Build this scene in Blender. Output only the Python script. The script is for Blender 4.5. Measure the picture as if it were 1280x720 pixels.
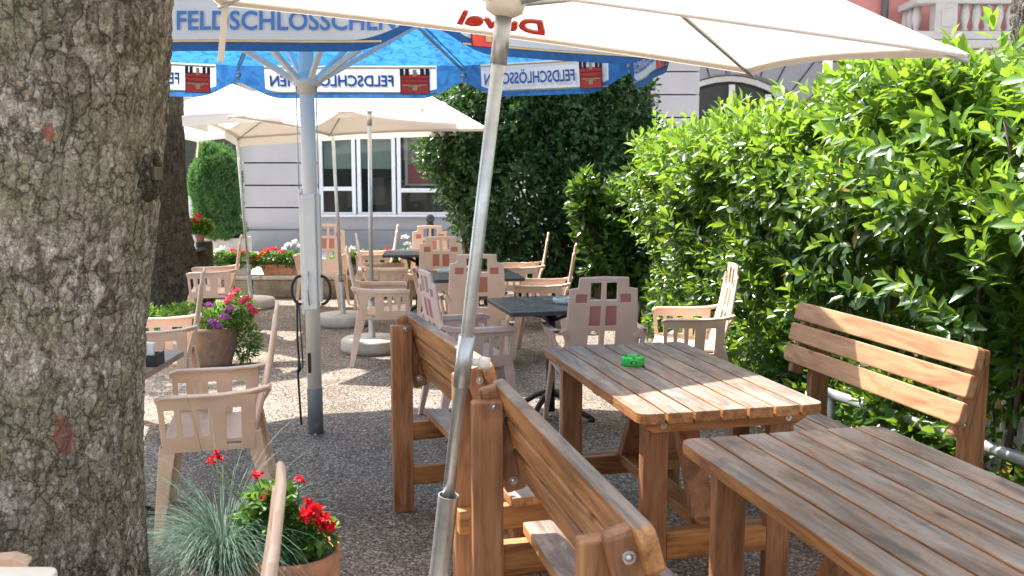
import bpy, bmesh, math, random
import numpy as np
from mathutils import Vector, Matrix, noise
R = math.radians
random.seed(7); rng = np.random.default_rng(11)
for o in list(bpy.data.objects): bpy.data.objects.remove(o)
S = bpy.context.scene
COL = S.collection
# ---------------------------------------------------------------- camera
H = 1.55; F = 1150.0; PITCH = math.atan(140/1150)
cam = bpy.data.objects.new('camera', bpy.data.cameras.new('camera')); COL.objects.link(cam)
cam.location = (0, 0, H); cam.rotation_euler = (math.pi/2-PITCH, 0, 0)
cam.data.lens = F/1280*36; cam.data.sensor_width = 36; cam.data.clip_start = .05; cam.data.clip_end = 600
cam.data.dof.use_dof = True; cam.data.dof.focus_distance = 4.0; cam.data.dof.aperture_fstop = 7.0
S.camera = cam
# ---------------------------------------------------------------- light
SD = Vector((-.50, .43, 1)).normalized()          # towards the sun
w = bpy.data.worlds.new('World'); S.world = w; w.use_nodes = True
nt = w.node_tree; bg = nt.nodes['Background']
sky = nt.nodes.new('ShaderNodeTexSky'); sky.sky_type = 'NISHITA'; sky.sun_disc = False
sky.sun_elevation = math.asin(SD.z); sky.sun_rotation = math.atan2(SD.x, SD.y)
sky.dust_density = 3.0; sky.ozone_density = .6
hs_ = nt.nodes.new('ShaderNodeHueSaturation'); hs_.inputs['Saturation'].default_value = .45
nt.links.new(sky.outputs[0], hs_.inputs['Color']); nt.links.new(hs_.outputs[0], bg.inputs[0]); bg.inputs[1].default_value = .15
sun = bpy.data.objects.new('sun', bpy.data.lights.new('sun', 'SUN')); COL.objects.link(sun)
sun.data.energy = 4.4; sun.data.angle = R(.53); sun.data.color = (1, .95, .87)
sun.rotation_euler = (-SD).to_track_quat('-Z', 'Y').to_euler()
S.view_settings.view_transform = 'Standard'; S.view_settings.look = 'None'
S.view_settings.exposure = 1.78; S.view_settings.gamma = 1
S.view_settings.use_curve_mapping = False

def at(u, v, z=0.):            # where the line of sight through a place in the photo meets height z
    X = (u-640)/F; Y = -(v-360)/F
    d = Vector((X, math.cos(PITCH)+Y*math.sin(PITCH), -math.sin(PITCH)+Y*math.cos(PITCH)))
    t = (z-H)/d.z
    return Vector((d.x*t, d.y*t, z))
def aty(u, v, y):
    X = (u-640)/F; Y = -(v-360)/F
    d = Vector((X, math.cos(PITCH)+Y*math.sin(PITCH), -math.sin(PITCH)+Y*math.cos(PITCH)))
    t = y/d.y
    return Vector((d.x*t, y, H+d.z*t))

# ---------------------------------------------------------------- materials
class MT:
    def __init__(s, name):
        s.m = bpy.data.materials.new(name); s.m.use_nodes = True; s.n = s.m.node_tree.nodes; s.l = s.m.node_tree.links
        s.p = s.n['Principled BSDF']; s.out = s.n['Material Output']
    def node(s, t, **k):
        x = s.n.new(t)
        for a, b in k.items(): setattr(x, a, b)
        return x
    def link(s, a, b): s.l.new(a, b)
    def coord(s, scale=(1,1,1), kind='Object', rot=(0,0,0)):
        tc = s.node('ShaderNodeTexCoord'); mp = s.node('ShaderNodeMapping'); mp.inputs['Scale'].default_value = scale
        mp.inputs['Rotation'].default_value = rot
        s.link(tc.outputs[kind], mp.inputs[0]); return mp.outputs[0]
    def noise(s, co, scale, det=4, rough=.6, dist=0):
        x = s.node('ShaderNodeTexNoise'); s.link(co, x.inputs['Vector'])
        x.inputs['Scale'].default_value = scale; x.inputs['Detail'].default_value = det
        x.inputs['Roughness'].default_value = rough; x.inputs['Distortion'].default_value = dist
        return x.outputs['Fac']
    def ramp(s, fac, stops):
        x = s.node('ShaderNodeValToRGB'); e = x.color_ramp.elements
        while len(e) < len(stops): e.new(.5)
        for i, (p, c) in enumerate(stops):
            e[i].position = p
            e[i].color = (c[0], c[1], c[2], 1) if not isinstance(c, (int, float)) else (c, c, c, 1)
        s.link(fac, x.inputs[0]); return x.outputs[0]
    def mix(s, fac, a, b, mode='MIX'):
        x = s.node('ShaderNodeMix', data_type='RGBA', blend_type=mode)
        for v, i in ((fac, 0), (a, 6), (b, 7)):
            if hasattr(v, 'is_linked'): s.link(v, x.inputs[i])
            else: x.inputs[i].default_value = v if i == 0 else (v[0], v[1], v[2], 1)
        return x.outputs[2]
    def math(s, op, a, b=0.):
        x = s.node('ShaderNodeMath', operation=op)
        for v, i in ((a, 0), (b, 1)):
            if hasattr(v, 'is_linked'): s.link(v, x.inputs[i])
            else: x.inputs[i].default_value = v
        return x.outputs[0]
    def bump(s, h, strength=.3, dist=.01, prev=None):
        b = s.node('ShaderNodeBump'); b.inputs['Strength'].default_value = strength; b.inputs['Distance'].default_value = dist
        s.link(h, b.inputs['Height'])
        if prev is not None: s.link(prev, b.inputs['Normal'])
        s.link(b.outputs[0], s.p.inputs['Normal']); return b.outputs[0]
    def base(s, c): s.link(c, s.p.inputs['Base Color'])
    def set(s, **k):
        for a, b in k.items(): s.p.inputs[a.replace('_', ' ')].default_value = b
def plain(name, c, rough=.5, metal=0, var=.12, scale=9, bump=.05, spec=.5):
    t = MT(name); co = t.coord()
    n = t.noise(co, scale, 5, .65)
    d = [max(0, x*(1-var)) for x in c]; e = [min(1, x*(1+var)) for x in c]
    t.base(t.ramp(n, [(.3, d), (.7, e)])); t.set(Roughness=rough, Metallic=metal, Specular_IOR_Level=spec)
    r = t.ramp(t.noise(co, scale*3), [(.3, max(0, rough-.1)), (.7, min(1, rough+.1))]); t.link(r, t.p.inputs['Roughness'])
    if bump: t.bump(t.noise(co, scale*8, 3), bump, .002)
    return t.m
def wood(name, dark, light, grey=None, rough=.55, axis='y'):
    # long grain along local Y, every board its own tone by the "tint" attribute
    t = MT(name)
    at_ = t.node('ShaderNodeAttribute'); at_.attribute_name = 'tint'
    tc = t.node('ShaderNodeTexCoord')
    off = t.node('ShaderNodeCombineXYZ')
    k = t.math('MULTIPLY', at_.outputs['Fac'], 37.); t.link(k, off.inputs[0]); t.link(k, off.inputs[1]); t.link(k, off.inputs[2])
    ad = t.node('ShaderNodeVectorMath', operation='ADD'); t.link(tc.outputs['Object'], ad.inputs[0]); t.link(off.outputs[0], ad.inputs[1])
    def mp(sc):
        sc = {'y': sc, 'z': (sc[0], sc[2], sc[1]), 'x': (sc[1], sc[0], sc[2])}[axis]
        m = t.node('ShaderNodeMapping'); m.inputs['Scale'].default_value = sc; t.link(ad.outputs[0], m.inputs[0]); return m.outputs[0]
    g = t.noise(mp((1, .06, 1)), 55, 6, .7, .6)
    g2 = t.noise(mp((1, .16, 1)), 13, 4, .6, 1.5)
    blot = t.noise(mp((1, .5, 1)), 5, 4, .6)
    gg = t.math('ADD', t.math('MULTIPLY', g, .5), t.math('MULTIPLY', g2, .5))
    c = t.ramp(gg, [(.40, dark), (.60, light)])
    c = t.mix(t.ramp(g2, [(.40, .22), (.47, 0.)]), c, [x*.6 for x in dark])
    tone = t.ramp(at_.outputs['Fac'], [(0, .78), (1, 1.12)])
    c = t.mix(1, c, tone, 'MULTIPLY')
    if grey:
        gc = t.ramp(gg, [(.40, [x*.45 for x in grey]), (.60, [x*1.12 for x in grey])])
        f = t.ramp(blot, [(.30, .25), (.62, .95)])
        c = t.mix(f, c, gc)
        pale = t.ramp(t.noise(mp((1, .35, 1)), 7, 6, .7, .5), [(.57, 0.), (.74, .6)])
        c = t.mix(pale, c, (.45, .41, .37))
        st = t.ramp(t.noise(mp((1, .6, 1)), 9, 5, .65, .8), [(.56, 0.), (.70, .65)])
        c = t.mix(st, c, (.05, .038, .03))
    # knots
    v = t.node('ShaderNodeTexVoronoi'); v.inputs['Scale'].default_value = 3.4; t.link(mp((1.6, .8, 1.6)), v.inputs['Vector'])
    kn = t.ramp(v.outputs['Distance'], [(.03, .75), (.09, 0.)])
    c = t.mix(kn, c, [x*.35 for x in dark])
    t.base(c); t.set(Roughness=rough)
    t.bump(gg, .55 if grey else .3, .003)
    return t.m
def leaf(name, dark, light, trans, tf=.4, rough=.35, spec=.5, old=False):
    t = MT(name); a = t.node('ShaderNodeAttribute'); a.attribute_name = 'tint'
    n = t.noise(t.coord(), 1.3, 3)
    f = t.math('ADD', t.math('MULTIPLY', a.outputs['Fac'], .75), t.math('MULTIPLY', n, .3))
    c = t.ramp(f, [(.15, dark), (.45, [x*.6+y*.4*.5 for x, y in zip(dark, light)]), (.9, light)]) if old else t.ramp(f, [(.15, dark), (.9, light)])
    if old: c = t.mix(t.ramp(a.outputs['Fac'], [(.985, 0.), (.99, 1.)]), c, (.42, .22, .05))
    t.base(c); t.set(Roughness=rough, Specular_IOR_Level=spec)
    tr = t.node('ShaderNodeBsdfTranslucent'); tc = t.ramp(f, [(.15, [x*.6 for x in trans]), (.9, trans)])
    t.link(tc, tr.inputs[0])
    mx = t.node('ShaderNodeMixShader'); mx.inputs[0].default_value = tf
    t.link(t.p.outputs[0], mx.inputs[1]); t.link(tr.outputs[0], mx.inputs[2]); t.link(mx.outputs[0], t.out.inputs[0])
    return t.m
def fabric(name, c, trans, tf=.45, stain=.1, ripple=0):
    t = MT(name); co = t.coord()
    n = t.noise(co, 2.2, 5, .6)
    cc = t.ramp(n, [(.3, [x*(1-stain) for x in c]), (.65, c)]); t.base(cc); t.set(Roughness=.75, Specular_IOR_Level=.25)
    tr = t.node('ShaderNodeBsdfTranslucent'); t.link(t.ramp(n, [(.3, [x*(1-stain) for x in trans]), (.65, trans)]), tr.inputs[0])
    b = t.noise(t.coord((1, 1, 1)), 6, 3, .5, .8); t.bump(b, .35, .012)
    if ripple:
        t.l.remove(tr.inputs[0].links[0]); rp = t.noise(t.coord((1, 1, 1)), 14, 5, .6, 1.2)
        t.link(t.ramp(rp, [(.40, [x*(1-ripple) for x in trans]), (.52, trans), (.66, [min(1, x*1.15) for x in trans])]), tr.inputs[0])
    mx = t.node('ShaderNodeMixShader'); mx.inputs[0].default_value = tf
    t.link(t.p.outputs[0], mx.inputs[1]); t.link(tr.outputs[0], mx.inputs[2]); t.link(mx.outputs[0], t.out.inputs[0])
    return t.m
def glass_m(name, tint=(.02, .03, .03), rough=.03, alpha=.75):
    t = MT(name); t.base(t.ramp(t.noise(t.coord(), 3), [(.3, tint), (.7, [x*1.3 for x in tint])]))
    t.set(Roughness=rough, Specular_IOR_Level=.7); 
    tp = t.node('ShaderNodeBsdfTransparent'); mx = t.node('ShaderNodeMixShader'); mx.inputs[0].default_value = alpha
    t.link(tp.outputs[0], mx.inputs[1]); t.link(t.p.outputs[0], mx.inputs[2]); t.link(mx.outputs[0], t.out.inputs[0])
    return t.m
M = {}
M['oak_top'] = wood('weathered_wood', (.12, .055, .028), (.27, .14, .07), (.26, .225, .195), .6)
M['oak'] = wood('stained_wood', (.20, .078, .025), (.44, .205, .068))
M['oak_z'] = wood('stained_post_wood', (.19, .078, .032), (.37, .18, .08), axis='z'); M['oak_x'] = wood('stained_cross_wood', (.20, .078, .025), (.44, .205, .068), axis='x')
M['oak_back'] = wood('sunlit_wood', (.27, .125, .055), (.44, .25, .125))  # lighter copy of the stained wood, sunlight on a backrest put into its colour
M['steel'] = plain('brushed_steel', (.55, .56, .57), .33, 1, .06, 20, .02)
M['galv'] = plain('galvanised_steel', (.50, .53, .54), .42, .85, .14, 14, .05)
M['bolt'] = plain('bolt_steel', (.5, .5, .5), .3, 1, .1, 60, .05)
M['white_metal'] = plain('white_painted_metal', (.80, .76, .69), .38, 0, .05, 12, .02)
M['grey_metal'] = plain('grey_painted_metal', (.16, .18, .19), .5, 0, .12, 12, .05)
M['cream_metal'] = plain('cream_painted_metal', (.68, .64, .56), .45, 0, .08, 12, .02)
M['black'] = plain('black_plastic', (.015, .015, .017), .45, 0, .2, 20, .05)
M['black_metal'] = plain('black_metal', (.03, .033, .035), .4, .3, .2, 20, .05)
M['concrete'] = plain('concrete', (.42, .39, .34), .9, 0, .18, 10, .4)
M['dark_top'] = plain('anthracite_tabletop', (.035, .042, .045), .36, 0, .2, 6, 0)
M['brown_top'] = plain('brown_tabletop', (.22, .17, .14), .4, 0, .2, 6, .03)
M['white_frame'] = plain('white_window_frame', (.74, .75, .78), .45, 0, .05, 8, .02)
M['glass'] = glass_m('window_glass', alpha=.30)
M['clear_glass'] = glass_m('clear_glass', (.6, .65, .62), .05, .5)
M['green_plastic'] = plain('green_plastic', (.02, .42, .06), .25, 0, .05, 6, 0)
M['white_fab'] = fabric('white_canvas', (.84, .82, .78), (.78, .71, .63), .35, .07)
M['blue_fab'] = fabric('blue_canvas', (.03, .16, .42), (.045, .23, .52), .40, .35, .45)
M['blue_val'] = fabric('blue_valance', (.035, .12, .32), (.04, .18, .45), .35, .25, .35)
M['white_print'] = fabric('white_print', (.70, .71, .72), (.62, .63, .64), .35, .08)
M['blue_print'] = plain('blue_print', (.04, .15, .42), .7, 0, .1, 20, 0)
M['red_print'] = plain('red_print', (.74, .06, .04), .7, 0, .12, 20, 0)
M['black_print'] = plain('black_print', (.03, .02, .02), .7, 0, .1, 20, 0)
M['gold_print'] = plain('gold_print', (.55, .42, .17), .7, 0, .1, 20, 0)
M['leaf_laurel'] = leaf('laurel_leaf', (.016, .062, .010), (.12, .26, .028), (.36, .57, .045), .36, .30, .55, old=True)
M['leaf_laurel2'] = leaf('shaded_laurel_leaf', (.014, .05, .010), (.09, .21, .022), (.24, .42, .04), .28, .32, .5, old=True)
M['leaf_ivy'] = leaf('dark_leaf', (.012, .045, .014), (.05, .125, .03), (.12, .26, .04), .22, .35, .5)
M['leaf_shrub'] = leaf('shrub_leaf', (.03, .09, .015), (.10, .22, .03), (.25, .45, .05), .35, .5, .3)
M['leaf_conifer'] = leaf('conifer_leaf', (.045, .12, .045), (.15, .27, .09), (.15, .35, .08), .3, .6, .2)
M['leaf_grass'] = leaf('blue_fescue', (.04, .085, .06), (.12, .20, .145), (.2, .3, .22), .25, .5, .3)
M['petal_red'] = leaf('red_petal', (.45, .005, .02), (.80, .02, .04), (.9, .03, .05), .35, .6, .2)
M['petal_pink'] = leaf('pink_petal', (.6, .02, .10), (.85, .08, .22), (.9, .08, .2), .35, .6, .2)
M['petal_purple'] = leaf('purple_petal', (.16, .015, .18), (.38, .05, .36), (.4, .06, .4), .3, .6, .2)
M['petal_white'] = leaf('white_petal', (.65, .65, .62), (.85, .85, .82), (.8, .8, .75), .35, .6, .2)
M['petal_yellow'] = leaf('yellow_petal', (.35, .28, .12), (.55, .45, .22), (.5, .4, .15), .3, .6, .2)
M['stem'] = plain('stem_brown', (.10, .07, .045), .8, 0, .25, 20, .3)
M['dry_leaf'] = leaf('dry_leaf', (.16, .08, .03), (.40, .24, .11), (.3, .15, .05), .2, .7, .2)
M['pink_wall'] = plain('pink_plaster', (.56, .22, .19), .85, 0, .06, 2, .1)
M['stone_trim'] = plain('pale_stone', (.46, .44, .42), .8, 0, .10, 3, .2)
M['grey_stone'] = plain('grey_stone', (.25, .245, .265), .85, 0, .09, 2.5, .2)
M['joint'] = plain('stone_joint', (.05, .05, .055), .9, 0, .1, 5, .1)
M['lavender_wall'] = plain('lavender_render', (.42, .405, .425), .85, 0, .05, 2, .1)
M['plinth'] = plain('plinth_stone', (.25, .26, .28), .85, 0, .12, 3, .3)
M['dark_int'] = plain('dark_interior', (.06, .06, .06), .9, 0, .2, 2, 0)
M['blind'] = plain('green_blind', (.42, .60, .55), .8, 0, .06, 3, 0)
M['white_wall'] = plain('white_render', (.70, .70, .70), .8, 0, .05, 2, .1)
M['pipe'] = plain('zinc_pipe', (.30, .31, .32), .45, .4, .15, 8, .05)
M['white_paint'] = plain('white_fence_paint', (.62, .62, .60), .6, 0, .12, 14, .15)
M['tag_paper'] = plain('white_paper', (.75, .75, .74), .7, 0, .05, 20, 0)
M['chrome'] = plain('chrome', (.6, .6, .6), .15, 1, .05, 20, 0)
# terracotta with weathering
def terracotta(name, moss=.5):
    t = MT(name); co = t.coord()
    c = t.ramp(t.noise(co, 6, 5), [(.3, (.36, .15, .08)), (.7, (.55, .27, .16))])
    m = t.ramp(t.noise(co, 5, 6, .7, .6), [(.5-moss*.15, 0.), (.68-moss*.1, .9)])
    c = t.mix(m, c, (.14, .12, .085))
    p = t.ramp(t.noise(co, 11, 5, .7), [(.58, 0.), (.75, .5)])
    c = t.mix(p, c, (.55, .46, .38)); t.base(c); t.set(Roughness=.85); t.bump(t.noise(co, 50), .3, .004); return t.m
M['terracotta'] = terracotta('terracotta', .1); M['old_terracotta'] = terracotta('mossy_terracotta', 1.3)
# chair plastic
def plastic(name, c, c2):
    t = MT(name); co = t.coord()
    n = t.ramp(t.noise(co, 4, 5, .6), [(.35, c), (.65, c2)])
    d = t.ramp(t.noise(co, 16, 6, .7), [(.60, 0.), (.80, .35)])
    t.base(t.mix(d, n, [x*.55 for x in c])); t.set(Roughness=.48); t.bump(t.noise(co, 260, 2), .12, .001)
    t.p.inputs['Subsurface Weight'].default_value = .08; t.p.inputs['Subsurface Radius'].default_value = (.02, .01, .006)
    return t.m
M['plastic'] = plastic('peach_plastic', (.62, .435, .315), (.72, .54, .41))
M['plastic_shade'] = plastic('shaded_peach_plastic', (.53, .385, .335), (.62, .47, .415))  # darker, pinker copy of the peach; parasol shade put into its colour
M['inset'] = plastic('terracotta_inset', (.42, .145, .085), (.50, .19, .12))
M['inset_shade'] = plastic('shaded_inset', (.34, .13, .12), (.42, .18, .165))  # darker copy of the inset, the same shade put into its colour
# gravel
def gravel():
    t = MT('gravel'); co = t.coord()
    v = t.node('ShaderNodeTexVoronoi'); v.inputs['Scale'].default_value = 95; t.link(co, v.inputs['Vector'])
    v2 = t.node('ShaderNodeTexVoronoi'); v2.inputs['Scale'].default_value = 42; t.link(co, v2.inputs['Vector'])
    sep = t.node('ShaderNodeSeparateColor'); t.link(v.outputs['Color'], sep.inputs[0])
    c = t.ramp(sep.outputs[0], [(0., (.09, .070, .056)), (.35, (.18, .148, .122)), (.75, (.255, .215, .18)), (1., (.44, .39, .35))])
    big = t.ramp(t.noise(co, 1.1, 6, .65), [(.35, (.78, .74, .70)), (.65, (1.12, 1.1, 1.08))])
    c = t.mix(1, c, big, 'MULTIPLY')
    dirt = t.ramp(t.noise(co, 3.3, 6, .7, .5), [(.52, 0.), (.72, .7)])
    c = t.mix(dirt, c, (.11, .085, .065))
    t.base(c); t.set(Roughness=.92, Specular_IOR_Level=.2)
    hgt = t.math('ADD', t.math('MULTIPLY', v.outputs['Distance'], -.8), t.math('MULTIPLY', v2.outputs['Distance'], -.7))
    b = t.bump(hgt, .9, .012)
    t.bump(t.noise(co, 6, 5), .5, .05, b)
    return t.m
M['gravel'] = gravel()
def bark(name, cols, sc=1., scars=(), green=None):
    t = MT(name); tc = t.node('ShaderNodeTexCoord'); co = tc.outputs['Object']
    def warp(scale, amt, src):
        nz = t.node('ShaderNodeTexNoise'); nz.inputs['Scale'].default_value = scale; nz.inputs['Detail'].default_value = 3; t.link(co, nz.inputs['Vector'])
        sub = t.node('ShaderNodeVectorMath', operation='SUBTRACT'); t.link(nz.outputs['Color'], sub.inputs[0]); sub.inputs[1].default_value = (.5, .5, .5)
        m = t.node('ShaderNodeVectorMath', operation='SCALE'); t.link(sub.outputs[0], m.inputs[0]); m.inputs['Scale'].default_value = amt
        ad = t.node('ShaderNodeVectorMath', operation='ADD'); t.link(src, ad.inputs[0]); t.link(m.outputs[0], ad.inputs[1]); return ad.outputs[0]
    def vor(scale, src, feat, zs):
        mp = t.node('ShaderNodeMapping'); mp.inputs['Scale'].default_value = (1, 1, zs); t.link(src, mp.inputs[0])
        v = t.node('ShaderNodeTexVoronoi', feature=feat); v.inputs['Scale'].default_value = scale; t.link(mp.outputs[0], v.inputs['Vector']); return v
    w1 = warp(14*sc, .06/sc, warp(45*sc, .03/sc, co)); w2 = warp(60*sc, .02/sc, co)
    v = vor(26*sc, w1, 'DISTANCE_TO_EDGE', .42); vc = vor(26*sc, w1, 'F1', .42); v2 = vor(75*sc, w2, 'DISTANCE_TO_EDGE', .6); v2c = vor(75*sc, w2, 'F1', .6)
    sp = t.node('ShaderNodeSeparateColor'); t.link(vc.outputs['Color'], sp.inputs[0])
    sp2 = t.node('ShaderNodeSeparateColor'); t.link(v2c.outputs['Color'], sp2.inputs[0])
    mixn = t.math('ADD', t.math('MULTIPLY', t.noise(co, 16*sc, 8, .75, .2), .72), t.math('MULTIPLY', sp.outputs[0], .14))
    mixn = t.math('ADD', mixn, t.math('MULTIPLY', sp2.outputs[0], .14))
    c = t.ramp(mixn, [(.36, cols[0]), (.47, cols[1]), (.58, cols[2]), (.70, cols[3])])
    gm = t.ramp(t.noise(co, 3.6*sc, 6, .7), [(.45, 0.), (.60, .7)])
    c = t.mix(gm, c, t.mix(t.noise(co, 50*sc, 4, .7), [x*.5 for x in cols[4]], [x*1.5 for x in cols[4]]))
    if green is not None:      # algae and lichen on one side of the stem
        sx = t.node('ShaderNodeSeparateXYZ'); t.link(co, sx.inputs[0])
        g2 = t.math('ADD', t.math('MULTIPLY', sx.outputs[0], -3.2), t.math('MULTIPLY', t.noise(co, 7, 6, .7), 2.2))
        gf = t.ramp(g2, [(.55+green*0, 0.), (1., .72)])
        c = t.mix(gf, c, t.mix(t.ramp(t.noise(co, 30, 5, .75), [(.42, 0.), (.58, 1.)]), (.045, .06, .04), (.26, .30, .25)))
    brn = t.ramp(t.noise(t.coord((1, 1, .5)), 5*sc, 5, .7), [(.54, 0.), (.66, .5)]); c = t.mix(brn, c, cols[5] if len(cols) > 5 else cols[1])
    sp_ = t.ramp(t.noise(co, 90*sc, 4, .75), [(.36, .75), (.50, 0.)]); c = t.mix(sp_, c, [x*.5 for x in cols[0]])
    lp_ = t.ramp(t.noise(co, 34*sc, 6, .7), [(.60, 0.), (.70, .6)]); c = t.mix(lp_, c, cols[3])
    cr = t.ramp(v.outputs['Distance'], [(.0, .9), (.05, 0.)]); crk = t.ramp(t.noise(co, 7, 4), [(.38, .1), (.5, 1.)])
    c = t.mix(t.math('MULTIPLY', cr, crk), c, [x*.4 for x in cols[0]])
    cr2 = t.ramp(v2.outputs['Distance'], [(.0, .4), (.06, 0.)]); c = t.mix(cr2, c, [x*.6 for x in cols[0]])
    for (p, rad, colr) in scars:
        m = t.node('ShaderNodeMapping'); m.vector_type = 'POINT'
        sb = t.node('ShaderNodeVectorMath', operation='SUBTRACT'); t.link(co, sb.inputs[0]); sb.inputs[1].default_value = p
        ml = t.node('ShaderNodeVectorMath', operation='MULTIPLY'); t.link(sb.outputs[0], ml.inputs[0]); ml.inputs[1].default_value = (1/rad[0], 1/rad[1], 1/rad[2])
        ln = t.node('ShaderNodeVectorMath', operation='LENGTH'); t.link(ml.outputs[0], ln.inputs[0])
        f = t.math('ADD', ln.outputs['Value'], t.math('MULTIPLY', t.noise(co, 30, 4), .9))
        c = t.mix(t.ramp(f, [(.95, .85), (1.4, 0.)]), c, colr)
    t.base(c); t.set(Roughness=.92, Specular_IOR_Level=.2)
    e = t.math('MULTIPLY', t.ramp(v.outputs['Distance'], [(0, 0.), (.12, 1.)]), crk); e2 = t.ramp(v2.outputs['Distance'], [(0, 0.), (.15, 1.)])
    h = t.math('ADD', t.math('MULTIPLY', e, .9), t.math('MULTIPLY', sp.outputs[1], .35))
    h = t.math('ADD', h, t.math('MULTIPLY', e2, .3))
    b = t.bump(h, .8, .012); t.bump(t.noise(co, 70*sc, 6, .7), .7, .006, b)
    return t.m

# ---------------------------------------------------------------- helpers
def thing(name, label, cat, loc=(0,0,0), rotz=0, group=None):
    o = bpy.data.objects.new(name, None); COL.objects.link(o); o.empty_display_size = .1
    o.location = loc; o.rotation_euler = (0, 0, rotz); o['label'] = label; o['category'] = cat
    if group: o['group'] = group
    return o
def obj(name, bm, mats, parent=None, bevel=0, smooth=False, label=None):
    if isinstance(bm, bmesh.types.BMesh):
        me = bpy.data.meshes.new(name); bmesh.ops.recalc_face_normals(bm, faces=bm.faces) ; bm.to_mesh(me); bm.free()
    else: me = bm
    for m in (mats if isinstance(mats, (list, tuple)) else [mats]): me.materials.append(m)
    o = bpy.data.objects.new(name, me); COL.objects.link(o); o.parent = parent
    if smooth: me.shade_smooth()
    if bevel:
        md = o.modifiers.new('bevel', 'BEVEL'); md.width = bevel; md.segments = 2; md.limit_method = 'ANGLE'; md.angle_limit = R(35)
    if label: o['label'] = label
    return o
def tag(o, label, cat, group=None):
    o['label'] = label; o['category'] = cat
    if group: o['group'] = group
    return o
def struct(o): o['kind'] = 'structure'; return o
def dup(root, loc, rotz, label, group=None):
    r = root.copy(); COL.objects.link(r); r.location = loc; r.rotation_euler = (0, 0, rotz); r['label'] = label
    if group: r['group'] = group
    for ch in list(root.children):
        c = ch.copy(); COL.objects.link(c); c.parent = r
        for g in ch.children:
            d = g.copy(); COL.objects.link(d); d.parent = c
    return r
def BM(): return bmesh.new()
def tint_layer(bm):
    return bm.verts.layers.float.get('tint') or bm.verts.layers.float.new('tint')
def box(bm, c, s, rot=None, tint=None, mi=0, topmi=None):
    L = tint_layer(bm); tv = random.random() if tint is None else tint
    mat = (rot.to_4x4() if rot else Matrix())
    vs = []
    for x in (-.5, .5):
        for y in (-.5, .5):
            for z in (-.5, .5):
                p = mat @ Vector((x*s[0], y*s[1], z*s[2])) + Vector(c)
                v = bm.verts.new(p); v[L] = tv; vs.append(v)
    for f in ((0,1,3,2), (4,6,7,5), (0,4,5,1), (2,3,7,6), (0,2,6,4), (1,5,7,3)):
        fc = bm.faces.new([vs[i] for i in f]); fc.material_index = mi
        if topmi is not None:
            fc.normal_update()
            if fc.normal.z > .6 or (f == (1,5,7,3)): fc.material_index = topmi
    return vs
def bar(bm, a, b, wx, wy, up=Vector((0,1,0)), tint=None, mi=0):
    a = Vector(a); b = Vector(b); z = (b-a).normalized(); x = up.cross(z).normalized(); y = z.cross(x)
    rot = Matrix((x, y, z)).transposed()
    box(bm, (a+b)/2, (wx, wy, (b-a).length), rot, tint, mi)
def tube(bm, pts, rad, seg=12, cap=True, mi=0, tint=.5):
    L = tint_layer(bm); pts = [Vector(p) for p in pts]; rings = []
    if not isinstance(rad, (list, tuple)): rad = [rad]*len(pts)
    up = None
    for i, p in enumerate(pts):
        d = (pts[min(i+1, len(pts)-1)]-pts[max(i-1, 0)]).normalized()
        if up is None: up = Vector((1,0,0)) if abs(d.x) < .8 else Vector((0,1,0))
        x = (up-d*up.dot(d)).normalized(); y = d.cross(x); up = x
        rg = []
        for k in range(seg):
            a = 2*math.pi*k/seg; v = bm.verts.new(p+(x*math.cos(a)+y*math.sin(a))*rad[i]); v[L] = tint; rg.append(v)
        rings.append(rg)
    for r0, r1 in zip(rings, rings[1:]):
        for k in range(seg):
            f = bm.faces.new([r0[k], r0[(k+1)%seg], r1[(k+1)%seg], r1[k]]); f.material_index = mi; f.smooth = True
    if cap:
        for rg in (rings[0], rings[-1]):
            f = bm.faces.new(rg); f.material_index = mi
def lathe(bm, prof, c=(0,0,0), seg=32, mi=0, wob=0, jit=None):
    c = Vector(c); rings = []
    for r, z in prof:
        rings.append([bm.verts.new(c+Vector((max(r, 1e-4)*(1+(wob*math.sin(k*2*math.pi/seg*8) if wob else 0))*math.cos(2*math.pi*k/seg), max(r, 1e-4)*(1+(wob*math.sin(k*2*math.pi/seg*8) if wob else 0))*math.sin(2*math.pi*k/seg), z))) for k in range(seg)])
    for r0, r1 in zip(rings, rings[1:]):
        for k in range(seg):
            f = bm.faces.new([r0[k], r0[(k+1)%seg], r1[(k+1)%seg], r1[k]]); f.material_index = mi; f.smooth = True
    for rg in (rings[0], rings[-1]):
        try: bm.faces.new(rg).material_index = mi
        except Exception: pass
def prism(bm, pts, z0, z1, tint=None, mi=0, topmi=None, M4=None):
    L = tint_layer(bm); tv = random.random() if tint is None else tint
    M4 = M4 or Matrix()
    a = [bm.verts.new(M4 @ Vector((x, y, z0))) for x, y in pts]; b = [bm.verts.new(M4 @ Vector((x, y, z1))) for x, y in pts]
    for v in a+b: v[L] = tv
    f = bm.faces.new(a[::-1]); f.material_index = mi
    f = bm.faces.new(b); f.material_index = mi if topmi is None else topmi
    n = len(pts)
    for i in range(n):
        f = bm.faces.new([a[i], a[(i+1) % n], b[(i+1) % n], b[i]]); f.material_index = mi
def rrect(x0, y0, x1, y1, rs, n=5):
    """rectangle outline with four corner radii: (x0y0, x1y0, x1y1, x0y1)"""
    out = []
    for (cx, cy, sx, sy, a0), r in zip(((x0, y0, 1, 1, math.pi), (x1, y0, -1, 1, 1.5*math.pi), (x1, y1, -1, -1, 0), (x0, y1, 1, -1, .5*math.pi)), rs):
        if r <= 0: out.append((cx, cy)); continue
        for k in range(n+1):
            a = a0+.5*math.pi*k/n; out.append((cx+sx*r+r*math.cos(a), cy+sy*r+r*math.sin(a)))
    return out
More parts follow.
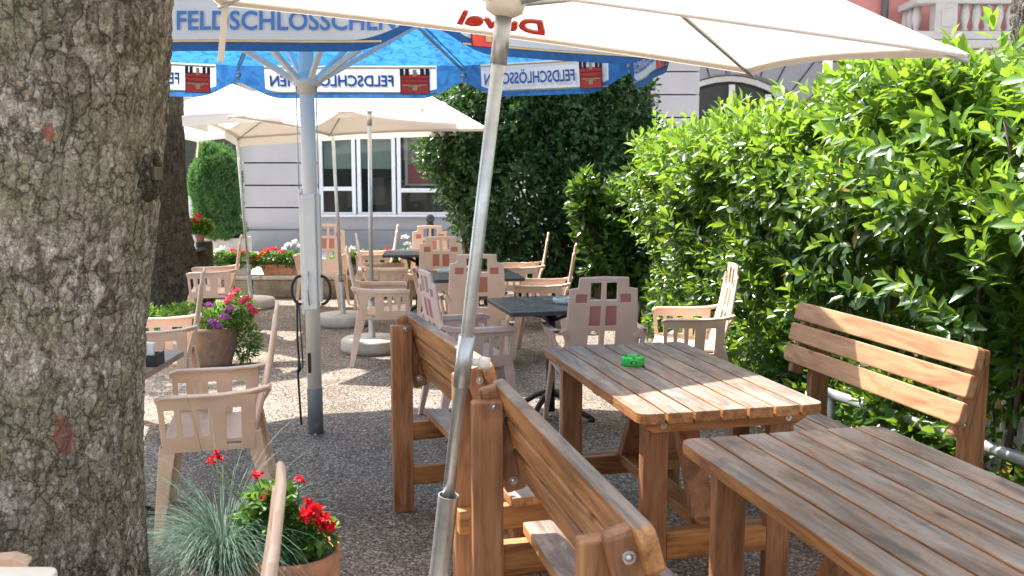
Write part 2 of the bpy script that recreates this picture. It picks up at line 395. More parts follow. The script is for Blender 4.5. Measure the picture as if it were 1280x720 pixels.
def grid_plate(bm, us, ws, rows, fmap, th, types='#', mi=0):
    cache = {}
    def V(i, j, s):
        k = (i, j, s)
        if k not in cache: cache[k] = bm.verts.new(fmap(us[i], ws[j], s*th/2))
        return cache[k]
    nr = len(rows); nc = len(rows[0])
    ok = lambda i, j: 0 <= i < nc and 0 <= j < nr and rows[j][i] in types
    for j in range(nr):
        for i in range(nc):
            if not ok(i, j): continue
            for s in (-1, 1): bm.faces.new([V(i, j, s), V(i+1, j, s), V(i+1, j+1, s), V(i, j+1, s)]).material_index = mi
            for (di, dj, a, b) in ((-1,0,(i,j),(i,j+1)), (1,0,(i+1,j),(i+1,j+1)), (0,-1,(i,j),(i+1,j)), (0,1,(i,j+1),(i+1,j+1))):
                if not ok(i+di, j+dj): bm.faces.new([V(*a,-1), V(*b,-1), V(*b,1), V(*a,1)]).material_index = mi

# ---- leaves (numpy)
LEAF_V = np.array([(0,0,0), (-.30,.28,.05), (0,.30,-.04), (.30,.28,.05), (-.36,.62,.02), (0,.64,-.07), (.36,.62,.02), (0,1,-.16)], float)
LEAF_V[:, 0] *= 1.
LEAF_F = [(0,2,1), (0,3,2), (1,2,5,4), (2,3,6,5), (4,5,7), (5,6,7)]
SM_V = np.array([(0,0,0), (-.4,.5,.06), (.4,.5,.06), (0,1,-.1)], float); SM_F = [(0,2,3), (0,3,1)]
def leaf_mesh(name, pos, dirs, nrm, length, width, tint, small=False):
    tv, tf = (SM_V, SM_F) if small else (LEAF_V, LEAF_F)
    pos = np.asarray(pos); d = np.asarray(dirs, float); d /= np.linalg.norm(d, axis=1)[:, None]+1e-9
    n = np.asarray(nrm, float); n = n-(n*d).sum(1)[:, None]*d; n /= np.linalg.norm(n, axis=1)[:, None]+1e-9
    s = np.cross(d, n); N = len(pos)
    Lh = np.broadcast_to(length, (N,)); Wd = np.broadcast_to(width, (N,))
    P = pos[:, None, :]+tv[None, :, 0:1]*Wd[:, None, None]*s[:, None, :]+tv[None, :, 1:2]*Lh[:, None, None]*d[:, None, :]+tv[None, :, 2:3]*Lh[:, None, None]*n[:, None, :]
    k = len(tv); verts = P.reshape(-1, 3)
    me = bpy.data.meshes.new(name)
    loops = []; starts = []; tot = 0
    base = np.arange(N)*k
    ft = [np.array(f) for f in tf]
    per = sum(len(f) for f in ft)
    li = (base[:, None]+np.concatenate(ft)[None, :]).reshape(-1)
    fs = np.cumsum([0]+[len(f) for f in ft[:-1]]); st = (np.arange(N)[:, None]*per+fs[None, :]).reshape(-1)
    me.vertices.add(N*k); me.vertices.foreach_set('co', verts.reshape(-1))
    me.loops.add(len(li)); me.loops.foreach_set('vertex_index', li.astype(np.int32))
    me.polygons.add(len(st)); me.polygons.foreach_set('loop_start', st.astype(np.int32))
    me.update(calc_edges=True)
    a = me.attributes.new('tint', 'FLOAT', 'POINT'); a.data.foreach_set('value', np.repeat(tint, k).astype(np.float32))
    me.shade_smooth()
    return me
def unit(n):
    v = rng.normal(size=(n, 3)); return v/np.linalg.norm(v, axis=1)[:, None]
def shoots(tips, axes, nleaf=11, L=.09, W=.034, slen=.16, droop=.25, spread=1.0):
    """leaves set in a spiral round many short shoots"""
    n = len(tips); pos = []; dr = []; nm = []; tt = []; ll = []
    ax = axes/np.linalg.norm(axes, axis=1)[:, None]
    rnd = unit(n); e1 = np.cross(ax, rnd); e1 /= np.linalg.norm(e1, axis=1)[:, None]; e2 = np.cross(ax, e1)
    base_t = rng.random(n); sc = rng.uniform(.75, 1.2, n)
    for k in range(nleaf):
        f = k/(nleaf-1)
        a = k*2.4+rng.random(n)*.5
        rad = e1*np.cos(a)[:, None]+e2*np.sin(a)[:, None]
        pos.append(tips-ax*(slen*(1-f)*sc)[:, None])
        out = spread*(1.15-.75*f)
        d = rad*out+ax*(.25+.75*f)+rng.normal(size=(n, 3))*.15; d[:, 2] -= droop*(1-f); dr.append(d)
        nm.append(ax*1.0-rad*(.4+.4*f)+np.array((0, 0, .3))+rng.normal(size=(n, 3))*.2)
        tt.append(np.clip(base_t*.55+.3*f+rng.normal(size=n)*.1+.08, 0, 1))
        ll.append(L*sc*(1-.25*f)*rng.uniform(.8, 1.15, n))
    l = np.concatenate(ll)
    return np.concatenate(pos), np.concatenate(dr), np.concatenate(nm), l, l*(W/L), np.concatenate(tt)
def blob_points(n, blobs, shell=(.72, 1.), zmin=-9, cond=None):
    """points near the surface of a union of ellipsoids, with outward directions"""
    P = []; D = []
    wts = np.array([b[1][0]*b[1][1]+b[1][1]*b[1][2]+b[1][0]*b[1][2] for b in blobs]); wts = wts/wts.sum()
    for (c, r), wt in zip(blobs, wts):
        m = int(n*wt*1.5); u = unit(m); k = rng.uniform(shell[0]**3, shell[1]**3, m)**(1/3)
        lump = np.array([noise.noise(Vector(tuple(x*2.3+np.array(c)))) for x in u])*.22
        p = np.array(c)+u*np.array(r)*(k+lump)[:, None]
        keep = p[:, 2] > zmin
        for (c2, r2) in blobs:
            if c2 is c: continue
            q = (p-np.array(c2))/np.array(r2); keep &= (q**2).sum(1) > .45
        P.append(p[keep]); dd = u/np.array(r); D.append((dd/np.linalg.norm(dd, axis=1)[:, None])[keep])
    P = np.concatenate(P); D = np.concatenate(D)
    if cond is not None:
        k = cond(P); P = P[k]; D = D[k]
    return P, D

# ================================================================ GROUND
def flat(name, x0, x1, y0, y1, z, m, nx=1, ny=1):
    bm = BM(); bmesh.ops.create_grid(bm, x_segments=nx, y_segments=ny, size=.5)
    for v in bm.verts: v.co = Vector(((v.co.x+.5)*(x1-x0)+x0, (v.co.y+.5)*(y1-y0)+y0, z))
    return struct(obj(name, bm, m))
flat('ground', -200, 200, -100, 400, 0, M['gravel'])
bm = BM(); box(bm, (0, 60+11.95, .13), (120, 120, .26)); struct(obj('pavement', bm, plain('pale_paving', (.46, .45, .43), .85, 0, .08, 3, .2)))
# stones lying loose in the gravel
n = 9000
yy = rng.uniform(1.2**.5, 11**.5, n)**2; xx = rng.uniform(-.62, .62, n)*yy+rng.normal(size=n)*.2
k = rng.uniform(.003, .008, n)*(1+.08*yy)
V = np.array([(1,0,0), (-1,0,0), (0,1,0), (0,-1,0), (0,0,.7), (0,0,-.4)], float)
Fo = [(0,2,4), (2,1,4), (1,3,4), (3,0,4)]
ang = rng.random(n)*6.28; ca, sa = np.cos(ang), np.sin(ang)
sx = rng.uniform(.7, 1.4, n)
P = V[None]*k[:, None, None]; X = P[:, :, 0]*sx[:, None]; Y = P[:, :, 1]
P = np.stack([X*ca[:, None]-Y*sa[:, None]+xx[:, None], X*sa[:, None]+Y*ca[:, None]+yy[:, None], P[:, :, 2]+.001], 2)
me = bpy.data.meshes.new('loose_stones'); vs = P.reshape(-1, 3)
me.from_pydata(vs.tolist(), [], [tuple(int(a+6*i) for a in f) for i in range(n) for f in Fo])
ca_ = me.attributes.new('tint', 'FLOAT', 'POINT'); ca_.data.foreach_set('value', np.repeat(rng.random(n), 6).astype(np.float32))
t = MT('stone_chips'); a_ = t.node('ShaderNodeAttribute'); a_.attribute_name = 'tint'
t.base(t.ramp(a_.outputs['Fac'], [(0, (.07, .06, .055)), (.5, (.22, .2, .18)), (.93, (.36, .34, .31)), (1, (.62, .6, .57))])); t.set(Roughness=.9)
o = obj('loose_stones', me, t.m); o['kind'] = 'stuff'; o['label'] = 'small loose stones scattered over the grey gravel'; o['category'] = 'gravel'
n = 420
yy = rng.uniform(2.2, 10, n); xx = rng.uniform(-.55, .6, n)*yy
u_ = unit(n); u_[:, 2] *= .15; nn = unit(n)*.35; nn[:, 2] = 1
me = leaf_mesh('fallen_leaves', np.stack([xx, yy, np.full(n, .012)], 1), u_, nn, rng.uniform(.012, .04, n), rng.uniform(.008, .025, n), rng.random(n))
o = obj('fallen_leaves', me, M['dry_leaf']); o['kind'] = 'stuff'; o['label'] = 'dry brown leaf litter lying on the gravel'; o['category'] = 'leaf litter'

# ================================================================ BUILDINGS
def X(px, y): return (px-640)/F*(y*math.cos(PITCH))
def Zv(v, y): return aty(640, v, y).z
YL = 16.
bl = thing('building', 'lavender grey shop building with wide white framed windows behind the back tables', 'building', (-2, YL, .26))
def loc(bmv, root):
    return bmv
def child_at(o, root):         # part authored in world space, hung under its thing
    o.parent = root; o.matrix_parent_inverse = Matrix.Translation(-Vector(root.location)) if root.rotation_euler.z == 0 else (Matrix.Translation(root.location) @ Matrix.Rotation(root.rotation_euler.z, 4, 'Z')).inverted()
    return o
bm = BM()
x0, x1 = X(300, YL), 3.2; zt = 5.2; wx0, wx1 = X(398, YL), X(606, YL); wz0, wz1 = Zv(268, YL), Zv(167, YL)
zs = [.62+.385*i for i in range(13)]
for a, b in zip(zs, zs[1:]):
    for (xa, xb) in ((x0, wx0), (wx1, x1)):
        lo, hi = a+.012, b-.012
        box(bm, ((xa+xb)/2, YL+.16, (lo+hi)/2), (xb-xa, .32, hi-lo))
for a, b in zip(zs, zs[1:]):
    lo, hi = max(a+.012, wz1), b-.012
    if hi > lo: box(bm, ((wx0+wx1)/2, YL+.16, (lo+hi)/2), (wx1-wx0-.004, .32, hi-lo))
box(bm, ((wx0+wx1)/2, YL+.16, (.62+wz0)/2), (wx1-wx0-.004, .32, wz0-.62))
child_at(obj('wall', bm, M['lavender_wall']), bl)
bm = BM()
for a, b in ((wx0, wx0), ): pass
box(bm, ((x0+wx0)/2, YL+.36, 2.9), (wx0-x0-.02, .3, 4.6)); box(bm, ((wx1+x1)/2, YL+.36, 2.9), (x1-wx1-.02, .3, 4.6)); box(bm, ((wx0+wx1)/2, YL+.34, (wz1+5.2)/2+.02), (wx1-wx0+.1, .2, 5.1-wz1))
child_at(obj('wall_joint', bm, M['joint']), bl)
bm = BM(); box(bm, ((x0+x1)/2, YL+.12, .43), (x1-x0+.1, .5, .36)); box(bm, ((x0+x1)/2, YL+.14, .615), (x1-x0+.06, .42, .02)); child_at(obj('plinth', bm, M['plinth']), bl)
bm = BM(); box(bm, ((wx0+wx1)/2, YL+2.2, 1.9), (wx1-wx0+.8, .1, 3.4)); box(bm, ((wx0+wx1)/2, YL+1.3, .75), (wx1-wx0+.8, 1.9, .1)); box(bm, ((wx0+wx1)/2, YL+1.3, 3.1), (wx1-wx0+.8, 1.9, .1))
for s in (wx0-.4, wx1+.4): box(bm, (s, YL+1.3, 1.9), (.1, 1.9, 2.4))
child_at(obj('interior', bm, M['dark_int']), bl)
bm = BM()
for i in range(6): box(bm, (X(430+i*28, YL), YL+1.2+.1*(i % 3), 1.15+.12*(i % 2)), (.28, .3, .35+.3*((i*7) % 3)/2))
child_at(obj('interior_furniture', bm, plain('pale_shelf', (.32, .33, .30), .8)), bl)
def win(pxa, pxb, va, vb, name='window', blind=True, transom=None):
    xa, xb, za, zb = X(pxa, YL), X(pxb, YL), Zv(vb, YL), Zv(va, YL)
    bm = BM(); f = .065; yy = YL+.06
    box(bm, (xa+f/2, yy, (za+zb)/2), (f, .08, zb-za)); box(bm, (xb-f/2, yy, (za+zb)/2), (f, .08, zb-za))
    for z in (za+f/2, zb-f/2): box(bm, ((xa+xb)/2, yy, z), (xb-xa-2*f-.002, .076, f))
    if transom:
        z = Zv(transom, YL); box(bm, ((xa+xb)/2, yy, z), (xb-xa-2*f-.002, .076, f*1.1))
    fr = child_at(obj(name, bm, M['white_frame'], bevel=.006), bl)
    bm = BM(); box(bm, ((xa+xb)/2, yy+.02, (za+zb)/2), (xb-xa-.06, .008, zb-za-.06)); p = obj('pane', bm, M['glass']); p.parent = fr
    if blind:
        bm = BM(); zc = Zv(212, YL); box(bm, ((xa+xb)/2, yy+.18, (zc+zb)/2), (xb-xa-.1, .02, zb-zc-.03)); p = obj('blind', bm, M['blind']); p.parent = fr
    return fr
win(398, 444, 167, 270, transom=236); win(446, 494, 169, 270, 'door'); fr = win(496, 604, 167, 270, transom=238, blind=False)
bm = BM(); box(bm, ((X(503, YL)+X(512, YL))/2, YL+.24, 2.2), (.13, .02, .75)); p = obj('blind', bm, M['blind']); p.parent = fr
bm = BM(); box(bm, (X(540, YL), YL+.15, (Zv(170, YL)+Zv(232, YL))/2), (X(575, YL)-X(505, YL), .02, Zv(170, YL)-Zv(232, YL))); p = obj('poster', bm, M['white_frame']); p.parent = fr
bm = BM(); box(bm, (X(540, YL), YL+.135, (Zv(173, YL)+Zv(205, YL))/2), (.86, .01, .42)); p = obj('poster_picture', bm, plain('poster_grey', (.30, .30, .27), .6, 0, .4, 2)); p.parent = fr
bm = BM(); box(bm, (X(540, YL), YL+.134, (Zv(205, YL)+Zv(230, YL))/2), (.86, .01, .34)); p = obj('poster_band', bm, plain('poster_red', (.40, .10, .11), .6, 0, .2, 3)); p.parent = fr
# sill
bm = BM(); box(bm, ((wx0+wx1)/2, YL-.02, wz0-.02), (wx1-wx0+.1, .2, .035)); child_at(obj('window_sill', bm, M['white_frame'], bevel=.005), bl)
bm = BM(); tube(bm, [(X(297, YL)-.02, YL-.08, .26), (X(297, YL)-.02, YL-.08, 5.2)], .05, 12)
child_at(obj('downpipe', bm, M['black_metal'], smooth=False), bl)
# annex on the left
an = thing('building', 'low white flat roofed building far left behind the clipped bush', 'building', (-6.5, 18.5, .26))
bm = BM(); ya = 18.5; xa, xb = -12., X(293, 17.)
za = Zv(172, ya); zr = Zv(124, ya)
box(bm, ((xa+xb)/2, ya+.1, (za+zr)/2), (xb-xa, .3, zr-za)); box(bm, ((xa+xb)/2, ya+.1, .7), (xb-xa, .3, .9))
for i in range(9): box(bm, (xa+.2+(xb-xa-.4)*i/8, ya+.08, (1.15+za)/2), (.16, .26, za-1.15-.004))
child_at(obj('wall', bm, M['white_wall']), an)
bm = BM(); box(bm, ((xa+xb)/2, ya+2, zr+.06), (xb-xa+.5, 5, .11)); child_at(obj('roof', bm, M['white_wall']), an)
bm = BM(); box(bm, ((xa+xb)/2, ya+.15, (1.15+za)/2), (xb-xa-.5, .01, za-1.16)); child_at(obj('window', bm, M['glass']), an)
bm = BM(); box(bm, ((xa+xb)/2, ya+1.2, (1.15+za)/2), (xb-xa-.4, .05, za-1.0)); child_at(obj('curtain', bm, plain('shade_green', (.16, .20, .17), .8, 0, .3, 1.2)), an)

# right-hand house : rusticated ground floor with wide arches, pink above
YR = 20.; rb = thing('building', 'large house with grey arched ground floor, pink upper wall and stone balcony behind the hedge', 'building', (6, YR, .26))
xr0, xr1 = 2.6, 16.; ztop = Zv(66, YR)
arches = [(X(915, YR), 2.0, Zv(91, YR)-2.0), (X(1222, YR), 2.0, Zv(97, YR)-2.0)]
bm = BM(); th = .55; na = 28
def facepoly(pts, y): bm.faces.new([bm.verts.new((p[0], y, p[1])) for p in pts])
xs = xr0
for (cx, r, cz) in arches:
    facepoly([(xs, .2), (cx-r, .2), (cx-r, ztop), (xs, ztop)], YR); xs = cx+r
    for i in range(na):
        a0 = math.pi-math.pi*i/na; a1 = math.pi-math.pi*(i+1)/na
        p0 = (cx+r*math.cos(a0), cz+r*math.sin(a0)); p1 = (cx+r*math.cos(a1), cz+r*math.sin(a1))
        facepoly([p0, p1, (p1[0], ztop), (p0[0], ztop)], YR)
        v = [bm.verts.new(q) for q in ((p0[0], YR, p0[1]), (p1[0], YR, p1[1]), (p1[0], YR+th, p1[1]), (p0[0], YR+th, p0[1]))]; bm.faces.new(v)
    for s in (-r, r):
        v = [bm.verts.new(q) for q in ((cx+s, YR, .2), (cx+s, YR, cz), (cx+s, YR+th, cz), (cx+s, YR+th, .2))]; bm.faces.new(v)
facepoly([(xs, .2), (xr1, .2), (xr1, ztop), (xs, ztop)], YR)
facepoly([(xr0, .2), (xr0, ztop), (xr0, ztop), ], YR) if False else None
bmesh.ops.remove_doubles(bm, verts=bm.verts, dist=.0005)
# joints as narrow dark channels
jw = .035
def strip(a, b, w_=jw):
    a = Vector((a[0], YR-.004, a[1])); b = Vector((b[0], YR-.004, b[1])); d = (b-a); n_ = Vector((-d.z, 0, d.x)).normalized()*w_/2
    f = bm.faces.new([bm.verts.new(q) for q in (a-n_, b-n_, b+n_, a+n_)]); f.material_index = 1
course = .35
for ai, (cx, r, cz) in enumerate(arches):
    nv = 17
    for i in range(nv+1):
        a = math.pi*i/nv
        lo = (cx+r*math.cos(a), cz+r*math.sin(a)); R2 = r+.8
        zz = min(cz+R2*math.sin(a), ztop-.12); kx = (zz-cz)/max(math.sin(a), .05) if math.sin(a) > .05 else R2
        kx = min(kx, R2/.95)
        hi = (cx+kx*math.cos(a), cz+kx*math.sin(a)); strip(lo, hi)
        if abs(math.cos(a)) > .3:
            nx_ = xr0 if (ai == 0 and math.cos(a) < 0) else None
            side = -1 if math.cos(a) < 0 else 1
            mid = (arches[0][0]+arches[1][0])/2
            endx = (xr0 if side < 0 else X(1088, YR)) if ai == 0 else (X(1100, YR) if side < 0 else xr1)
            if (endx-hi[0])*side > .05: strip(hi, (endx, hi[1]))
            # second line for the course between
strip((xr0, ztop-.09), (X(1088, YR), ztop-.09)); strip((X(1100, YR), ztop-.09), (xr1, ztop-.09))
wl = child_at(obj('ground_floor_wall', bm, [M['grey_stone'], M['joint']]), rb)
bm = BM(); box(bm, ((xr0+xr1)/2, YR+.8, ztop/2+.1), (xr1-xr0, .2, ztop-.1)); child_at(obj('interior', bm, M['dark_int']), rb)
for (cx, r, cz) in arches:
    bm = BM(); yy = YR+.42
    pts = [(cx+(r-.02)*math.cos(math.pi*i/20), cz+(r-.02)*math.sin(math.pi*i/20)) for i in range(21)]
    ins = [(cx+(r-.13)*math.cos(math.pi*i/20), cz+(r-.13)*math.sin(math.pi*i/20)) for i in range(21)]
    for i in range(20):
        v = [bm.verts.new((p[0], yy, p[1])) for p in (pts[i], pts[i+1], ins[i+1], ins[i])]; bm.faces.new(v)
        v = [bm.verts.new(q) for q in ((ins[i][0], yy, ins[i][1]), (ins[i+1][0], yy, ins[i+1][1]), (ins[i+1][0], yy+.1, ins[i+1][1]), (ins[i][0], yy+.1, ins[i][1]))]; bm.faces.new(v)
    for dx in (-.75, .05, .85):
        hh = cz+math.sqrt(max(.01, (r-.2)**2-dx**2)); box(bm, (cx+dx, yy+.05, (hh+.2)/2), (.13, .08, hh-.2))
    wf = child_at(obj('window', bm, M['white_frame']), rb)
    bm = BM(); bm.faces.new([bm.verts.new((p[0], yy+.07, p[1])) for p in [(cx+r-.2, .3)]+[(cx+(r-.2)*math.cos(math.pi*i/20), cz+(r-.2)*math.sin(math.pi*i/20)) for i in range(21)]+[(cx-r+.2, .3)]])
    p = obj('pane', bm, M['glass']); p.parent = wf
bm = BM(); cx, r, cz = arches[0]; bx = lambda x_: box(bm, (x_, YR-.03, cz+r+.27), (.42, .14, .62)); bx(cx+.1); child_at(obj('keystone', bm, M['grey_stone'], bevel=.01), rb)
bm = BM(); box(bm, ((xr0+xr1)/2, YR+.25, (ztop+11)/2), (xr1-xr0, .5, 11-ztop)); child_at(obj('upper_wall', bm, M['pink_wall']), rb)
bm = BM(); box(bm, ((xr0+xr1)/2, YR+.17, ztop+.05), (xr1-xr0+.1, .5, .14)); child_at(obj('string_course', bm, M['stone_trim'], bevel=.01), rb)
bm = BM(); tube(bm, [(X(1094, YR), YR-.1, .26), (X(1094, YR), YR-.1, 10.5)], .07, 14); child_at(obj('downpipe', bm, plain('grey_downpipe', (.10, .105, .115), .5, .3)), rb)
for px in (1094,):
    bm = BM()
    for z in (1.5, 3., 4.5, 6.): tube(bm, [(X(px, YR), YR-.1, z), (X(px, YR), YR-.1, z+.05)], .082, 14)
    child_at(obj('pipe_bracket', bm, M['black_metal']), rb)
bm = BM(); xa, xb, za, zb = X(1107, YR), X(1138, YR), Zv(114, YR), Zv(98, YR)
box(bm, ((xa+xb)/2, YR-.01, (za+zb)/2), (xb-xa, .02, zb-za)); ve = child_at(obj('vent_grille', bm, M['stone_trim']), rb)
bm = BM()
for i in range(7): box(bm, ((xa+xb)/2, YR-.035, za+.045+(zb-za-.09)*i/6), (xb-xa-.06, .02, .02), Matrix.Rotation(.5, 3, 'X'))
p = obj('vent_slat', bm, M['joint']); p.parent = ve
# balcony
yb = YR-1.15; xbal = X(1133, yb+.2); zb0, zb1 = Zv(47, yb), Zv(2, yb)
bm = BM(); box(bm, ((xbal+xr1)/2-.02, YR-.56, zb0-.12), (xr1-xbal+.1, 1.22, .16)); box(bm, ((xbal+xr1)/2+.1, YR-.5, zb0-.28), (xr1-xbal-.1, 1.0, .14))
child_at(obj('balcony_slab', bm, M['stone_trim'], bevel=.015), rb)
bm = BM(); box(bm, ((xbal+xr1)/2, yb+.11, zb1+.03), (xr1-xbal+.12, .3, .13)); box(bm, (xbal+.13, YR-.55, zb1+.03), (.3, .8, .125)); box(bm, ((xbal+xr1)/2, yb+.11, zb0+.05), (xr1-xbal+.04, .24, .16))
box(bm, (xbal+.13, YR-.55, zb0+.05), (.22, .8, .155))
for px_ in (1170, 1290): box(bm, (X(px_, yb)+.02, yb+.1, (zb0+zb1)/2+.03), (.44, .27, zb1-zb0-.12)); box(bm, (X(px_, yb)+.02, yb-.045, (zb0+zb1)/2+.03), (.2, .03, zb1-zb0-.35))
child_at(obj('balcony_rail', bm, M['stone_trim'], bevel=.012), rb)
def baluster(x, y):
    bm = BM(); h = zb1-zb0-.16; prof = [(.075, 0), (.075, .06), (.05, .09), (.06, .14), (.095, .3), (.085, .42), (.05, .62), (.045, h-.12), (.07, h-.08), (.07, h)]
    lathe(bm, prof, (x, y, zb0+.12), 12); child_at(obj('baluster', bm, M['stone_trim']), rb)
for i in range(9): baluster(X(1190, yb)+.12+i*.225, yb+.11)
for i in range(3): baluster(xbal+.13, YR-.25-i*.25)
for i in range(10): baluster(X(1290, yb)+.4+i*.225, yb+.11)
for x_ in (X(1180, YR), X(1300, YR)):
    bm = BM(); prism(bm, [(0, 0), (-.9, 0), (-.9, -.12), (-.3, -.35), (0, -.8)], -.12, .12, M4=Matrix.Translation((x_, YR, zb0-.36)) @ Matrix(((0,0,1,0), (1,0,0,0), (0,1,0,0), (0,0,0,1))))
    child_at(obj('balcony_bracket', bm, M['stone_trim']), rb)

# low stone retaining wall
lw = thing('garden_wall', 'low mossy stone wall with pale coping at the back of the terrace', 'wall', (0, 11.8, 0))
t = MT('mossy_stone'); co = t.coord(); c = t.ramp(t.noise(co, 2.5, 6, .7), [(.35, (.13, .105, .07)), (.5, (.25, .21, .15)), (.68, (.36, .32, .25))]); t.base(c); t.set(Roughness=.9); t.bump(t.noise(co, 12, 6, .7), .8, .03)
bm = BM(); random.seed(3); x_ = -9.
while x_ < 2.5:
    wd = random.uniform(.5, .9); box(bm, (x_+wd/2, 11.78+random.uniform(-.012, .012), .12), (wd-.015, .3, .24)); x_ += wd
obj('wall_stone', bm, t.m, lw, bevel=.02).location = (0, -11.8, 0)
bm = BM(); x_ = -9.
while x_ < 2.5:
    wd = random.uniform(.8, 1.3); box(bm, (x_+wd/2, 11.79, .262), (wd-.01, .36, .045)); x_ += wd
obj('coping', bm, M['concrete'], lw, bevel=.01).location = (0, -11.8, 0)

# ================================================================ TREES
def trunk_mesh(axis_pts, radii, seg, nz, amp=(.03, .008), seed=0):
    """axis_pts list of Vector, radii same length ; returns bmesh"""
    bm = BM(); rings = []
    n_ = len(axis_pts)
    for j in range(nz+1):
        f = j/nz*(n_-1); i = min(int(f), n_-2); q = f-i
        c = axis_pts[i].lerp(axis_pts[i+1], q); r = radii[i]*(1-q)+radii[i+1]*q
        rg = []
        for k in range(seg):
            a = 2*math.pi*k/seg; d = Vector((math.cos(a), math.sin(a), 0)); p = c+d*r
            big = noise.noise(Vector((d.x*1.6, d.y*1.6, p.z*.7+seed)))*amp[0]
            q2 = Vector((p.x*24, p.y*24, p.z*11+seed)); vv = noise.voronoi(q2+noise.noise_vector(q2*.7)*.6)[0]
            e = min((vv[1]-vv[0])*3, 1.)*amp[1]
            sm = noise.noise(p*55)*amp[1]*.35
            rg.append(bm.verts.new(p+d*(big+e+sm)))
        rings.append(rg)
    for r0, r1 in zip(rings, rings[1:]):
        for k in range(seg): bm.faces.new([r0[k], r0[(k+1) % seg], r1[(k+1) % seg], r1[k]]).smooth = True
    return bm
def crown(name, blobs, n, L, mat, parent, offs):
    P, D = blob_points(n, blobs, (.3, 1.))
    dd = D*.5+unit(len(P)); nn = unit(len(P))+np.array((0, 0, .8))
    me = leaf_mesh(name, P-np.array(offs), dd, nn, rng.uniform(.7, 1.2, len(P))*L, rng.uniform(.7, 1.2, len(P))*L*.6, rng.random(len(P)), True)
    return obj(name, me, mat, parent)
T1 = Vector((-1.44, 2.62, 0))
def on_trunk(u, v, zr):
    # where the sight line meets the trunk's round surface
    y = 2.0
    while y < 2.8:
        p = aty(u, v, y); zz = p.z
        rr = np.interp(zz, [z for z, _ in zr], [q for _, q in zr]); cxx = T1.x+np.interp(zz, [-.05, 1.1, 2.2], [-.06, -.03, .03])
        if math.hypot(p.x-cxx, y-T1.y) < rr: return p, Vector((p.x-cxx, y-T1.y, 0)).normalized()
        y += .004
    return aty(u, v, 2.24), Vector((0, -1, 0))
ZR = [(-.05, .42), (.35, .365), (.75, .36), (1.1, .375), (1.45, .405), (1.8, .435), (2.2, .455), (2.7, .45)]
sc1 = on_trunk(65, 168, ZR)[0]-T1; sc2 = on_trunk(80, 545, ZR)[0]-T1; sc3 = on_trunk(180, 250, ZR)[0]-T1
barkA = bark('plane_bark', [(.10, .085, .065), (.27, .24, .20), (.46, .42, .37), (.70, .66, .63), (.26, .26, .16), (.30, .235, .17)], 1.,
             [(tuple(sc1), (.024, .08, .055), (.34, .13, .08)), (tuple(sc2), (.034, .09, .12), (.24, .11, .085))], green=-.18)
ta = thing('tree', 'thick grey-green tree trunk with flaking bark and knot filling the left foreground', 'tree', T1)
tb = trunk_mesh([Vector((x_, 0, z_)) for x_, z_ in ((-.06, -.05), (-.05, .35), (-.04, .75), (-.03, 1.1), (-.01, 1.45), (.01, 1.8), (.03, 2.2), (.04, 2.7), (.04, 3.4), (.04, 4.2))], [.42, .365, .360, .375, .405, .435, .455, .45, .42, .37], 520, 760, (.03, .0075), 3)
obj('trunk', tb, barkA, ta)
kb = BM(); kp, knd = on_trunk(178, 217, ZR); kp = kp-T1
lathe(kb, [(.075, -.02), (.068, .0), (.052, .014), (.040, .012), (.034, -.001), (.001, -.001)], (0,0,0), 28)
barkK = bark('scar_bark', [(.03, .028, .022), (.08, .075, .055), (.15, .14, .105), (.26, .25, .20), (.10, .11, .06)], 1.4)
kn = obj('branch_scar', kb, barkK, ta, smooth=True)
kn.location = kp+knd*.027; kn.rotation_euler = knd.to_track_quat('Z', 'Y').to_euler(); kn.scale = (.8, 1.1, 1)
kb = BM(); prism(kb, rrect(-.028, -.017, .028, .017, (.006,)*4), -.02, .022); k2 = obj('branch_stub', kb, wood('old_stub_wood', (.07, .05, .02), (.16, .12, .06), (.14, .13, .09)), kn, bevel=.003)
lb = BM()
for (dx, dy, dz) in ((-1.6, .3, 2.0), (-.6, -1.6, 2.1), (1.0, -1.2, 2.4), (-.8, 1.4, 2.3)):
    tube(lb, [(.04, .05, 3.9), (.04+dx*.35, .05+dy*.35, 3.9+dz*.5), (dx, dy, 3.9+dz)], [.2, .14, .06], 10)
obj('limb', lb, barkA, ta)
crown('crown', [((-1.9, 1.2, 6.4), (1.5, 1.1, 1.1)), ((-.9, .5, 6.6), (1.3, 1.1, 1.))], 5200, .14, M['leaf_shrub'], ta, tuple(T1))

T2 = aty(209, 300, 9.6); T2 = Vector((T2.x, 9.6, 0))
barkB = bark('brown_bark', [(.03, .024, .018), (.075, .06, .045), (.13, .105, .08), (.20, .17, .14), (.08, .075, .04)], 1.1)
t2 = thing('tree', 'brown tree trunk standing behind the big trunk, flowers at its foot', 'tree', T2)
tb = trunk_mesh([Vector((0.05,0,-.05)), Vector((.05,0,.3)), Vector((.0,0,1.)), Vector((-.05,0,3.)), Vector((-.05,0,4.8))], [.36, .28, .235, .215, .20], 96, 130, (.05, .014), 9)
obj('trunk', tb, barkB, t2)
lb = BM()
for (dx, dy, dz) in ((-2.9, .5, 1.7), (-2.2, -.4, 1.9), (-1.0, .6, 2.4)):
    tube(lb, [(-.05, 0, 4.6), (dx*.4, dy*.4, 4.6+dz*.5), (dx, dy, 4.6+dz)], [.16, .11, .05], 9)
obj('limb', lb, barkB, t2)
crown('crown', [((-6.9, 10.2, 6.6), (1.3, 1.3, 1.))], 2600, .14, M['leaf_shrub'], t2, tuple(T2))

